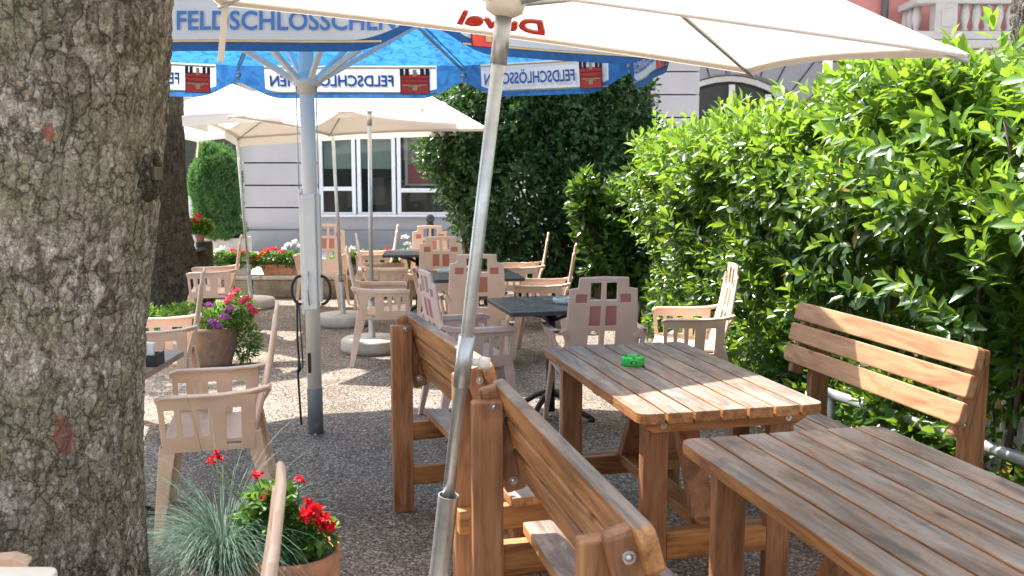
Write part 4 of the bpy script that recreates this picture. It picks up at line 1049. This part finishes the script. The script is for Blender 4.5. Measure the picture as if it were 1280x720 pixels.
# napkin holder on the brown table
p_ = at(184, 456, .741); nh = thing('napkin_holder', 'black condiment caddy with white napkins on the brown table', 'caddy', p_)
bm = BM(); box(bm, (0,0,.006), (.12, .09, .012)); 
for s in (-1, 1):
    box(bm, (s*.057, 0, .03), (.006, .09, .05)); box(bm, (0, s*.043, .03), (.108, .005, .04))
obj('tray', bm, M['black'], nh, bevel=.002)
bm = BM(); box(bm, (.005, .0, .055), (.05, .035, .085), Matrix.Rotation(.1, 3, 'Y')); box(bm, (.012, -.012, .05), (.045, .008, .09), Matrix.Rotation(-.1, 3, 'Y')); obj('napkin', bm, M['tag_paper'], nh)
bm = BM(); lathe(bm, [(.018, .012), (.018, .07), (.008, .085), (.008, .1), (.001, .1)], (-.035, 0, 0), 16); obj('bottle', bm, M['old_terracotta'], nh)
bm = BM(); tube(bm, [(-.03, .03, .05), (-.03, .03, .13), (-.02, .02, .155), (0, 0, .16), (.0, -.02, .13), (.0, -.035, .05)], .003, 8); obj('handle', bm, M['black'], nh)

# ================================================================ PARASOLS
def text_pts(s, size=1., bold=.0, shear=0, sx=1.):
    cu = bpy.data.curves.new('t', 'FONT'); cu.body = s; cu.size = size; cu.offset = bold; cu.shear = shear; cu.resolution_u = 3
    o = bpy.data.objects.new('t', cu); COL.objects.link(o); dg = bpy.context.evaluated_depsgraph_get()
    me = bpy.data.meshes.new_from_object(o.evaluated_get(dg)); V_ = [(v.co.x*sx, v.co.y) for v in me.vertices]; F_ = [tuple(p.vertices) for p in me.polygons]
    bpy.data.objects.remove(o); bpy.data.curves.remove(cu); bpy.data.meshes.remove(me)
    xs_ = [v[0] for v in V_]; ys_ = [v[1] for v in V_]; x0 = min(xs_); x1 = max(xs_)
    y0 = min(ys_); y1 = max(ys_)
    return [((v[0]-x0)/(x1-x0), (v[1]-y0)/(y1-y0)) for v in V_], F_
TXT_F = text_pts('FELDSCHLÖSSCHEN', 1, .018); TXT_D = text_pts('Duvel', 1, .035, .0)

def duvel_parasol(label, S0, az, n, wdt, dep, rise=.45, canopy_text=True, base=True, sleeve=True, group='white drink parasols', lowtube=.56, polr=.0200, hub_drop=.28, strap=(0,), textpanel=0, valance=0):
    """S0 centre of the rim, n unit axis ; all built as real geometry"""
    n = Vector(n).normalized(); S0 = Vector(S0)
    a = Vector((math.cos(az), math.sin(az), 0)); a = (a-n*a.dot(n)).normalized(); b = n.cross(a)
    foot = S0-n*(S0.z/n.z)
    t = thing('parasol', label, 'parasol', foot, 0, group); O = foot
    h, k = wdt/2, dep/2
    C = [S0-a*h+b*k, S0+a*h+b*k, S0+a*h-b*k, S0-a*h-b*k]; A = S0+n*rise
    def pan(i, s, q):
        P, Q = C[i], C[(i+1) % 4]; p = A*(1-q)+(P*(1-s)+Q*s)*q; m = math.sin(math.pi*s)
        inw = (S0-(P+Q)/2).normalized()
        return p-n*(.035*m*math.sin(math.pi*min(q, 1))*1.1)+inw*(.055*m*q**3)+n*(.012*m*q**3)
    bm = BM(); NS, NQ = 22, 16
    for i in range(4):
        g = [[bm.verts.new(pan(i, s/NS, q/NQ)-O) for s in range(NS+1)] for q in range(NQ+1)]
        for q in range(NQ):
            for s in range(NS):
                try: bm.faces.new([g[q][s], g[q][s+1], g[q+1][s+1], g[q+1][s]]).smooth = True
                except Exception: pass
    bmesh.ops.remove_doubles(bm, verts=bm.verts, dist=.0005)
    cn = obj('canopy', bm, M['white_fab'], t, smooth=False); cn.data.shade_smooth()
    # hem: doubled cloth
    bm = BM()
    for i in range(4):
        for s in range(NS):
            p0, p1 = pan(i, s/NS, 1.0)-O, pan(i, (s+1)/NS, 1.0)-O; q0, q1 = pan(i, s/NS, .965)-O, pan(i, (s+1)/NS, .965)-O
            for sg in (-1, 1):
                o_ = n*.004*sg; bm.faces.new([bm.verts.new(x_+o_) for x_ in (p0, p1, q1, q0)])
    obj('hem', bm, M['white_fab'], cn)
    if valance:
        bm = BM()
        for i in range(4):
            for s in range(NS):
                p0, p1 = pan(i, s/NS, 1.0)-O, pan(i, (s+1)/NS, 1.0)-O; dz = n*valance
                bm.faces.new([bm.verts.new(x_) for x_ in (p0, p1, p1-dz, p0-dz)])
        bmesh.ops.remove_doubles(bm, verts=bm.verts, dist=.0005); obj('valance', bm, M['white_fab'], cn)
    if canopy_text:
        V_, F_ = TXT_D; bm = BM(); i = textpanel
        for sg in (-1, 1):
            vv = []
            for (x_, y_) in V_:
                s = .425+(1-x_)*.175; q = .925-.125*y_
                vv.append(bm.verts.new(pan(i, s, q)+n*.005*sg-O))
            for f in F_:
                try: bm.faces.new([vv[j] for j in f])
                except Exception: pass
        obj('lettering', bm, M['red_print'], cn)
    for c in C:
        bm = BM(); tube(bm, [A-O-n*.02, (A+c)/2-O-n*.03, c-O-n*.012], [.009, .009, .006], 8); obj('rib', bm, M['galv'], t)
    hub = A-n*(hub_drop+.12)
    for c in C:
        m_ = A*.48+c*.52-n*.02; bm = BM(); tube(bm, [hub-O, m_-O], .008, 8); obj('strut', bm, M['galv'], t)
    bm = BM(); tube(bm, [hub-O-n*.03, hub-O-n*.018, hub-O+n*.012, hub-O+n*.02], [.03, .052, .060, .036], 20); obj('runner', bm, M['cream_metal'], t)
    bm = BM(); tube(bm, [hub-O-n*.16, hub-O-n*.03], polr*1.22, 20); obj('collar', bm, M['galv'], t)
    bm = BM(); tube(bm, [n*.05, A-O], polr, 20); obj('pole', bm, M['galv'], t)
    if sleeve:
        bm = BM(); zc = 1.0; tube(bm, [n*(zc-.08), n*(zc+.08)], polr*1.28, 20)
        sl = obj('joint_sleeve', bm, M['galv'], t)
        bm = BM(); tube(bm, [n*zc+a*polr*1.2, n*zc+a*(polr*1.2+.03)], .012, 12); tube(bm, [n*zc+a*(polr*1.2+.022), n*zc+a*(polr*1.2+.055)], [.022, .020], 7); obj('clamp_knob', bm, M['cream_metal'], sl)
    if lowtube:
        bm = BM(); seg = 28; r1, r2 = polr*1.62, polr*1.44
        for zz0, zz1, rr_, fl in ((0.05, lowtube, r1, 0), (.06, lowtube, r2, 1)):
            tube(bm, [n*zz0, n*zz1], rr_, seg, cap=False)
        # rim
        rim = []
        for r_ in (r1, r2):
            x_ = a; y_ = b; rim.append([bm.verts.new(n*lowtube+(x_*math.cos(2*math.pi*q/seg)+y_*math.sin(2*math.pi*q/seg))*r_) for q in range(seg)])
        for q in range(seg): bm.faces.new([rim[0][q], rim[0][(q+1) % seg], rim[1][(q+1) % seg], rim[1][q]])
        obj('base_tube', bm, M['galv'], t)
    if base:
        bm = BM(); lathe(bm, [(.001, 0), (.26, 0), (.275, .03), (.27, .10), (.25, .12), (.001, .12)], (0,0,0), 36); obj('base', bm, M['concrete'], t)
    if strap:
        for c in strap:
            c = C[c]; bm = BM(); p0 = c-O; box(bm, (p0.x+.01, p0.y, p0.z-.10), (.022, .004, .2), Matrix.Rotation(.12, 3, 'Y')); obj('tie_strap', bm, M['white_fab'], t)
    return t
duvel_parasol('large white parasol on a leaning silver pole over the near benches', (-.026, 2.684, 1.979), .061, (.1206, -.0753, .9898), 1.946, 1.471)
# three behind
duvel_parasol('white parasol behind the blue one, its corner pointing at the dark tree', (X(466, 8.2)-.02, 8.2, 2.0), R(-17), (.0, .05, 1), 1.72, 1.72, .55, False, polr=.019, lowtube=.45, sleeve=False, strap=(1,))
duvel_parasol('white parasol with red lettering in the middle of the back row', (-1.87, 9.7, 2.10), R(0), (-.05, .08, 1), 2.5, 1.75, .58, True, polr=.018, lowtube=.45, sleeve=False, valance=.09)
duvel_parasol('white parasol at the far left beside the rear trunk', (X(300, 11.), 10.9, 2.10), R(-10), (-.07, .05, 1), 2.0, 1.8, .52, False, polr=.016, lowtube=.4, sleeve=False)

# ---- the blue one
def blue_parasol():
    pb = at(399, 541, 0); cx, cy = pb.x-.02, pb.y
    t = thing('parasol', 'big blue parasol with lettered valance on a white post', 'parasol', (cx, cy, 0)); 
    zb_, vh = 2.125, .235; zt = zb_+vh
    HW, HF, HA, HS = 1.97, .83, 1.48, .78
    C = [(-HF, HA), (HF, HA), (HW, HS), (HW, -HS), (HF, -HA), (-HF, -HA), (-HW, -HS), (-HW, HS)]   # clockwise from far left
    C = [Vector((x_, y_, zt-.03+.018*y_)) for x_, y_ in C]; A = Vector((0, 0, zt+.72))
    def pan(i, s, q):
        P, Q = C[i], C[(i+1) % 8]; p = A*(1-q)+(P*(1-s)+Q*s)*q; m = math.sin(math.pi*s)
        return p-Vector((0, 0, .03*m*math.sin(math.pi*q)))
    bm = BM(); NS, NQ = 12, 14
    for i in range(8):
        g = [[bm.verts.new(pan(i, s/NS, .06+.94*q/NQ)) for s in range(NS+1)] for q in range(NQ+1)]
        for q in range(NQ):
            for s in range(NS): bm.faces.new([g[q][s], g[q][s+1], g[q+1][s+1], g[q+1][s]]).smooth = True
    bmesh.ops.remove_doubles(bm, verts=bm.verts, dist=.0005)
    cn = obj('canopy', bm, M['blue_fab'], t)
    # white piping over the seams
    bm = BM()
    for i in range(8): tube(bm, [pan(i, 0, q/6)+Vector((0, 0, .006)) for q in range(1, 7)], .006, 6)
    obj('piping', bm, M['white_print'], cn)
    for i in range(8):
        P, Q = C[i], C[(i+1) % 8]; d = Q-P; Lp = d.length; dn = d.normalized(); out = Vector((-dn.y, dn.x, 0))
        if out.dot(P+Q) < 0: out = -out
        def vp(x_, z_, off=0.):       # x along the panel in m (P to Q), z down from rim
            fl = z_*.10; wv = .012*math.sin(x_*7+i*2)*z_/vh
            return P+dn*x_+out*(fl+wv+off)-Vector((0, 0, z_))
        def depth(x_):
            e = min(x_, Lp-x_); return vh*(.50+.50*math.sin(math.pi/2*min(1, e/.32))**1.3) if e < .32 else vh
        bm = BM(); n_ = 60
        g = [[bm.verts.new(vp(Lp*k/n_, depth(Lp*k/n_)*j/5)) for j in range(6)] for k in range(n_+1)]
        for k in range(n_):
            for j in range(5):
                f_ = bm.faces.new([g[k][j], g[k+1][j], g[k+1][j+1], g[k][j+1]]); f_.smooth = True
                f_.material_index = 1 if (.12 < 1-(k+.5)/n_ < (.94 if i == 4 else .89) and j < 4) else 0
        va = obj('valance', bm, [M['blue_val'], M['white_print']], t)
        # clockwise seen from above, panels read from Q to P seen from outside
        def OX(f): return Lp*(1-f)
        def plate(name, quads, mat, off):
            bm = BM(); sets = quads if isinstance(mat, list) else [quads]
            for mi_, qs in enumerate(sets):
                for (f0, f1, z0, z1) in qs:
                    m_ = max(1, int(abs(f1-f0)*40))
                    for sg in (-1, 1):
                        for q in range(m_):
                            fa, fb_ = f0+(f1-f0)*q/m_, f0+(f1-f0)*(q+1)/m_
                            bm.faces.new([bm.verts.new(vp(OX(x_), z_, (off+.0015*mi_)*sg)) for x_, z_ in ((fa, z0), (fb_, z0), (fb_, z1), (fa, z1))]).material_index = mi_
            return obj(name, bm, mat, va)
        z0, z1 = vh*.10, vh*.80
        plate('gold_line', [(.12, .89, z1+.002, z1+.010)], M['gold_print'], .004); plate('gold_line', [(.12, .89, z0-.012, z0-.004)], M['gold_print'], .004)
        V_, F_ = TXT_F; bm = BM(); sh = .065 if i == 4 else 0.
        for sg in (-1, 1):
            vv = [bm.verts.new(vp(OX(.31+sh+x_*.55), z0+.125-y_*.098, .006*sg)) for x_, y_ in V_]
            for f in F_:
                try: bm.faces.new([vv[j] for j in f])
                except Exception: pass
        obj('lettering', bm, M['blue_print'], va)
        # crate emblem
        c0, c1 = .145, .285; w_ = c1-c0; zc0, zc1 = z0-.005, z1+.012
        q_ = []
        for kx in (.03, .2, .68, .85): q_.append((c0+w_*kx, c0+w_*(kx+.12), zc0+.004, zc0+.052))
        q_ += [(c0+.006, c1-.006, zc0+.075, zc0+.079), (c0+.006, c1-.006, zc0+.104, zc0+.107), (c0+.005, c0+.009, zc0+.045, zc1), (c1-.009, c1-.005, zc0+.045, zc1)]
        plate('crate_emblem', [[(c0+.005, c1-.005, zc0+.045, zc1)], q_, [(c0+w_*.44, c0+w_*.56, zc0+.012, zc0+.06), (c0+w_*.12, c0+w_*.4, zc0+.118, zc0+.125), (c0+w_*.6, c0+w_*.88, zc0+.118, zc0+.125), (c0+w_*.3, c0+w_*.7, zc0+.128, zc0+.134), (c0+w_*.42, c0+w_*.58, zc0+.12, zc0+.16)]], [M['red_print'], M['black_print'], M['gold_print']], .006)
    zh = H+.0; zcol = aty(388, 104, cy).z
    for i in range(8):
        bm = BM(); tube(bm, [A-Vector((0,0,.06)), C[i]-Vector((0,0,.035))], .012, 8); rb_ = obj('rib', bm, M['galv'], t)
        bm = BM(); q = C[i]-Vector((0,0,.05)); tube(bm, [q, q+Vector((0,0,-.03))], [.02, .014], 10); tube(bm, [q+Vector((0,0,-.03)), q+Vector((0,0,-.07))], .004, 6); obj('rib_hook', bm, M['galv'], rb_)
        m_ = A*.52+C[i]*.48-Vector((0,0,.07)); d = Vector((C[i].x, C[i].y, 0)).normalized()
        bm = BM(); bar(bm, d*.05+Vector((0,0,zcol)), m_, .028, .028, Vector((-d.y, d.x, 0))); obj('strut', bm, M['white_metal'], t, bevel=.003)
    bm = BM(); lathe(bm, [(.055, -.06), (.06, -.02), (.085, -.01), (.085, .02), (.06, .03), (.055, .05)], (0,0,zcol), 24); obj('runner', bm, M['white_metal'], t)
    bm = BM(); lathe(bm, [(.05, -.14), (.09, -.12), (.09, -.02), (.03, 0)], A, 24); obj('crown_hub', bm, M['white_metal'], t)
    zg = aty(399, 485, cy).z
    bm = BM(); tube(bm, [(0,0,zg), (0,0,A.z-.1)], .043, 28); obj('post', bm, M['white_metal'], t)
    bm = BM(); lathe(bm, [(.046, 0), (.046, zg), (.043, zg+.004)], (0,0,0), 28); obj('ground_socket', bm, M['grey_metal'], t)
    zA, zB = aty(390, 236, cy).z, aty(397, 392, cy).z
    bm = BM(); box(bm, (-.050, -.0, (zA+zB)/2), (.022, .05, zA-zB)); box(bm, (.050, -.0, (zA+zB)/2+.02), (.022, .05, zA-zB-.1)); box(bm, (0, -.005, (zA+zB)/2), (.078, .088, zA-zB-.06))
    hs = obj('winch_housing', bm, M['white_metal'], t, bevel=.006)
    bm = BM()
    for s in (-1, 1): tube(bm, [(s*.050, -.026, zA-.03), (s*.050, -.030, zA-.03)], .007, 10)
    obj('bolt', bm, M['bolt'], hs)
    bm = BM(); tube(bm, [(-.005, -.06, aty(390, 380, cy).z), (-.012, -.062, aty(390, 362, cy).z), (-.005, -.06, aty(390, 338, cy).z)], .004, 8); obj('catch', bm, M['bolt'], hs)
    bm = BM(); box(bm, (-.018, -.043, aty(390, 452, cy).z), (.018, .006, .12)); obj('label_strip', bm, M['black'], t)
    bm = BM()
    for s, xo in ((-1, -.055), (1, .06)): tube(bm, [(xo, -.03, zcol-.02), (xo, -.03, zA)], .0035, 6)
    obj('cord', bm, M['galv'], t)
    # black crank loop on both sides and hanging strap
    zr = aty(390, 362, cy).z
    for s in (-1, 1):
        bm = BM(); pts = [(s*(.06+.055*math.sin(math.pi*k/10)), -.03, zr+.085*math.cos(math.pi*k/10)) for k in range(11)]
        tube(bm, pts, .009, 8)
        obj('crank_loop', bm, M['black'], t)
    bm = BM(); zl = aty(390, 528, cy).z
    tube(bm, [(-.085, -.03, zr-.06), (-.088, -.035, zr-.3), (-.082, -.035, zr-.42), (-.090, -.04, (zr+zl)/2-.1), (-.075, -.05, zl)], .0065, 8)
    tube(bm, [(-.075, -.03, zr-.08), (-.063, -.035, zr-.33), (-.06, -.035, zr-.47)], .004, 6)
    tube(bm, [(-.082, -.035, zr-.44), (-.078, -.04, zr-.47), (-.088, -.04, zr-.49)], .012, 8)
    obj('hanging_strap', bm, M['black'], t)
blue_parasol()

# ================================================================ POTS AND FLOWERS
def flowers(P, n, rad, mat, parent, off, petal=.012, name='flower'):
    """P: cluster centres ; each cluster a head of small petals"""
    for c in P:
        u = unit(n); u[:, 2] = np.abs(u[:, 2])*.9
        pos = np.array(c)+u*rad*rng.uniform(.6, 1., (n, 1))
        me = leaf_mesh(name, pos-np.array(off), unit(n)+u*.2, u+unit(n)*.3, rng.uniform(.8, 1.2, n)*petal, rng.uniform(.8, 1.2, n)*petal*.9, rng.random(n))
        obj(name, me, mat, parent)
def plant(name, label, base, blobs, nl, L, W, mat, heads, cat='plant', small=False, stalks=True, group=None, parent_stem=True):
    base = Vector(base); t = thing(name, label, cat, base, 0, group)
    P, D = blob_points(nl, blobs, (.3, 1.), base.z-.02 if False else -9)
    m_ = len(P); me = leaf_mesh('foliage', P-np.array(base), D+unit(m_)*.8+np.array((0, 0, .2)), D*.4+unit(m_)*.4+np.array((0, 0, .9)), rng.uniform(.7, 1.2, m_)*L, rng.uniform(.7, 1.2, m_)*W, rng.random(m_), small)
    obj('foliage', me, mat, t)
    bm = BM(); any_ = False
    for (cs, n_, rad, fm, pt) in heads:
        flowers(cs, n_, rad, M[fm], t, tuple(base), pt)
        for c in cs:
            tube(bm, [(0, 0, 0), ((c[0]-base.x)*.6, (c[1]-base.y)*.6, (c[2]-base.z)*.5), (c[0]-base.x, c[1]-base.y, c[2]-base.z)], .0022, 5); any_ = True
    if any_: obj('stem', bm, M['leaf_shrub'], t)
    else: bm.free()
    return t
def pot(label, P, r0, r1, h, mat='old_terracotta', name='flower_pot'):
    t = thing(name, label, 'pot', P); bm = BM()
    lathe(bm, [(.001, 0), (r0, 0), (r0*1.12+.0, h*.15), (r1*.97, h*.55), (r1, h*.86), (r1*1.03, h*.9), (r1*1.03, h), (r1*.92, h), (r1*.90, h*.88), (.001, h*.88)], (0,0,0), 40); obj('body', bm, M[mat], t)
    bm = BM(); lathe(bm, [(.001, h*.90), (r1*.9, h*.90), (r1*.9, h*.885), (.001, h*.885)], (0,0,0), 24); obj('soil', bm, M['stem'], t)
    return t
# terracotta pot mid left
p_ = at(270, 458, 0); hpot = .335
pot('weathered terracotta pot between the two left hand chairs', p_, .12, .178, hpot)
hb = Vector((p_.x, p_.y, hpot-.03))
def hp(u, v, dy=0): q = aty(u, v, p_.y+dy); return tuple(q)
plant('flowering_plant', 'purple and pink flowers spilling out of the weathered terracotta pot', hb,
      [(hp(278, 398), (.18, .17, .11)), (hp(300, 385), (.12, .12, .12)), (hp(308, 425, .1), (.11, .12, .17)), (hp(232, 392, .1), (.16, .12, .08))],
      1500, .05, .022, M['leaf_shrub'],
      [([hp(265, 404, -.2), hp(281, 398, -.2), hp(272, 409, -.22), hp(262, 384, -.2), hp(250, 396, -.2), hp(286, 388, -.2)], 80, .042, 'petal_purple', .016),
       ([hp(288, 372, -.1), hp(303, 378, -.1), hp(313, 386, -.1), hp(318, 391, -.05), hp(295, 366), hp(309, 375, -.1), hp(286, 378, -.05)], 34, .028, 'petal_pink', .026)])
# small plants round the rear trunk
plant('bedding_plant', 'low bedding plants with dried yellow flowers round the rear trunk', (T2.x-.05, 9.1, 0),
      [((T2.x-.15, 9.1, .12), (.5, .25, .16)), ((T2.x+.35, 9.05, .1), (.3, .25, .12)), ((T2.x-.25, 9.05, .35), (.14, .1, .25))], 1400, .05, .02, M['leaf_shrub'],
      [([(T2.x-.30+.05*i, 8.95, .18+.07*((i*3) % 5)) for i in range(7)], 26, .03, 'petal_yellow', .016), ([(T2.x+.1+.08*i, 8.9, .12+.03*(i % 2)) for i in range(4)], 26, .03, 'petal_purple', .014)])
# foreground pots
p2 = Vector((-.735, 2.98, 0)); pot('terracotta pot holding red geraniums in the left foreground', p2, .10, .15, .30, 'terracotta')
def fp(u, v, dy=0): return tuple(aty(u, v, 2.98+dy))
plant('geranium', 'red geranium in the terracotta pot behind the cropped chair back', (p2.x, p2.y, .28),
      [(fp(358, 672), (.12, .10, .08)), (fp(335, 655), (.10, .08, .08)), (fp(385, 665), (.09, .08, .07)), (fp(340, 625), (.08, .06, .05))], 950, .038, .034, M['leaf_shrub'],
      [([fp(393, 640, -.05), fp(402, 650, -.06), fp(384, 645, -.06), fp(410, 660, -.05)], 46, .022, 'petal_red', .022),
       ([fp(333, 618, -.03), fp(327, 628, -.03), fp(342, 617, -.03), fp(374, 600, 0), fp(320, 594, 0), fp(385, 628, 0), fp(352, 610, 0)], 20, .014, 'petal_red', .017),
       ([fp(264, 577, .05), fp(275, 573, .05), fp(272, 568, .05)], 12, .011, 'petal_red', .016)])
p3 = Vector((-.975, 2.98, 0)); pot('dark weathered pot with blue grass beside the big trunk', p3, .08, .12, .26)
gt = thing('ornamental_grass', 'blue-green fescue grass arching over its pot at the foot of the big trunk', 'grass', (p3.x, p3.y, .25))
V_ = []; F_ = []; tn = []; random.seed(21)
for i in range(1150):
    a = random.uniform(0, 2*math.pi); L_ = random.uniform(.34, .62)*(.8 if random.random() < .8 else 1.15); el = random.uniform(.55, 1.45); d = Vector((math.cos(a), math.sin(a), 0)); wv = random.uniform(.0010, .0019)
    p0 = d*random.uniform(0, .06)+Vector((0, 0, 0)); side = Vector((-d.y, d.x, 0)); b0 = len(V_); e = el; p = p0; tv = random.random(); ns = 8; g_ = random.uniform(.16, .36)
    for q in range(ns+1):
        w2 = wv*(1-.85*q/ns); V_ += [tuple(p-side*w2), tuple(p+side*w2)]; tn += [tv, tv]
        p = p+(d*math.cos(e)+Vector((0, 0, math.sin(e))))*L_/ns; e -= g_*(1+.1*q)*(.4 if el > 1.25 and L_ > .45 else 1)
    for q in range(ns): F_.append((b0+2*q, b0+2*q+1, b0+2*q+3, b0+2*q+2))
me = bpy.data.meshes.new('blade'); me.from_pydata(V_, [], F_); a_ = me.attributes.new('tint', 'FLOAT', 'POINT'); a_.data.foreach_set('value', tn)
obj('blade', me, M['leaf_grass'], gt)
# troughs on the wall
def trough(label, u, mat, wd=.42, h=.14, y=11.8, shape=.82):
    x_ = X(u, y); t = thing('flower_trough', label, 'planter', (x_, y, .285)); bm = BM()
    def sec(z, k): return [bm.verts.new((sx*wd/2*k, sy*.085*k, z)) for sx, sy in ((-1,-1), (1,-1), (1,1), (-1,1))]
    rs = [sec(0, shape), sec(h*.82, .98), sec(h*.82, 1.04), sec(h, 1.04), sec(h, .92), sec(h*.8, .9)]
    for r0, r1 in zip(rs, rs[1:]):
        for k in range(4): bm.faces.new([r0[k], r0[(k+1) % 4], r1[(k+1) % 4], r1[k]])
    bm.faces.new(rs[0]); bm.faces.new(rs[-1]); obj('body', bm, M[mat], t, bevel=.006); return x_
def ger(label, x_, y, z, wd, reds, kind='petal_red', wh=(), big=1.):
    bl_ = [((x_-wd*.25, y, z+.06), (wd*.35, .12, .10*big)), ((x_+wd*.25, y, z+.06), (wd*.35, .12, .10*big))]
    hs_ = []
    if reds: hs_.append(([(x_+r[0], y-.06, z+r[1]) for r in reds], 40, .045, kind, .026))
    if wh: hs_.append(([(x_+r[0], y-.04, z+r[1]) for r in wh], 40, .045, 'petal_white', .026))
    plant('geranium', label, (x_, y, z), bl_, int(900*big), .05, .045, M['leaf_shrub'], hs_)
x_ = trough('pale grey trough on the stone wall left of the terracotta one', 288, 'concrete', .48)
ger('white and red geraniums in the pale grey trough on the wall', x_, 11.8, .42, .55, [(.1, .14), (.2, .10), (.26, .06), (.02, .17), (.17, .16)], wh=[(-.2, .16), (-.12, .2), (-.25, .12)])
x_ = trough('terracotta trough on the stone wall behind the back left pole', 349, 'terracotta', .52)
ger('red and white geraniums in the terracotta trough on the wall', x_, 11.8, .42, .6, [(-.25, .13), (-.17, .17), (-.08, .19), (.02, .15), (-.28, .08)], wh=[(.1, .24), (.18, .28), (.24, .22), (.05, .2)])
x_ = trough('dark trough on the stone wall behind the peach chairs', 440, 'grey_metal', .4)
ger('white geraniums in the dark trough on the wall', x_, 11.8, .42, .5, [], wh=[(-.08, .16), (.0, .2), (.1, .15), (.16, .1)])
x_ = trough('small grey trough on the wall behind the farthest black table', 492, 'concrete', .36)
ger('tall white geraniums with one red bloom in the small grey trough', x_, 11.8, .42, .5, [(-.13, .13), (-.10, .18)], wh=[(.10, .16), (.16, .26), (.22, .20), (.14, .34), (.2, .12)], big=1.2)
# brown post and pot of flowers by the rear trunk
x_ = X(252, 10.6); wp = thing('wooden_post', 'short brown wooden post beside the rear trunk', 'post', (x_, 10.6, 0)); bm = BM(); lathe(bm, [(.001, 0), (.10, 0), (.095, .3), (.092, .78), (.088, .80), (.001, .80)], (0,0,0), 20); obj('stump', bm, barkB, wp); bm = BM(); lathe(bm, [(.087, .80), (.08, .806), (.001, .806)], (0,0,0), 20); obj('cut_top', bm, M['oak'], wp)
pot('small red clay pot on top of the brown wooden post', (X(247, 10.6), 10.6, .807), .04, .06, .12, 'terracotta')
ger('small red geranium in the clay pot on the wooden post', X(247, 10.6), 10.6, .91, .22, [(-.05, .12), (.03, .10), (0, .17)], big=.7)

GR = {'wooden_table': 'weathered wooden tables', 'wooden_bench': 'wooden benches with slatted backs', 'cafe_table': 'small square cafe tables', 'glass_ashtray': 'clear glass ashtrays',
      'flower_trough': 'flower troughs on the stone wall', 'geranium': 'potted geraniums', 'tree': 'tree trunks on the terrace', 'building': 'buildings behind the terrace', 'flower_pot': 'clay flower pots', 'parasol': 'parasols over the terrace'}
for o in bpy.data.objects:
    if o.parent is None and 'category' in o and o.get('kind') is None:
        k = o.name.split('.')[0]
        if k in GR: o['group'] = GR[k]
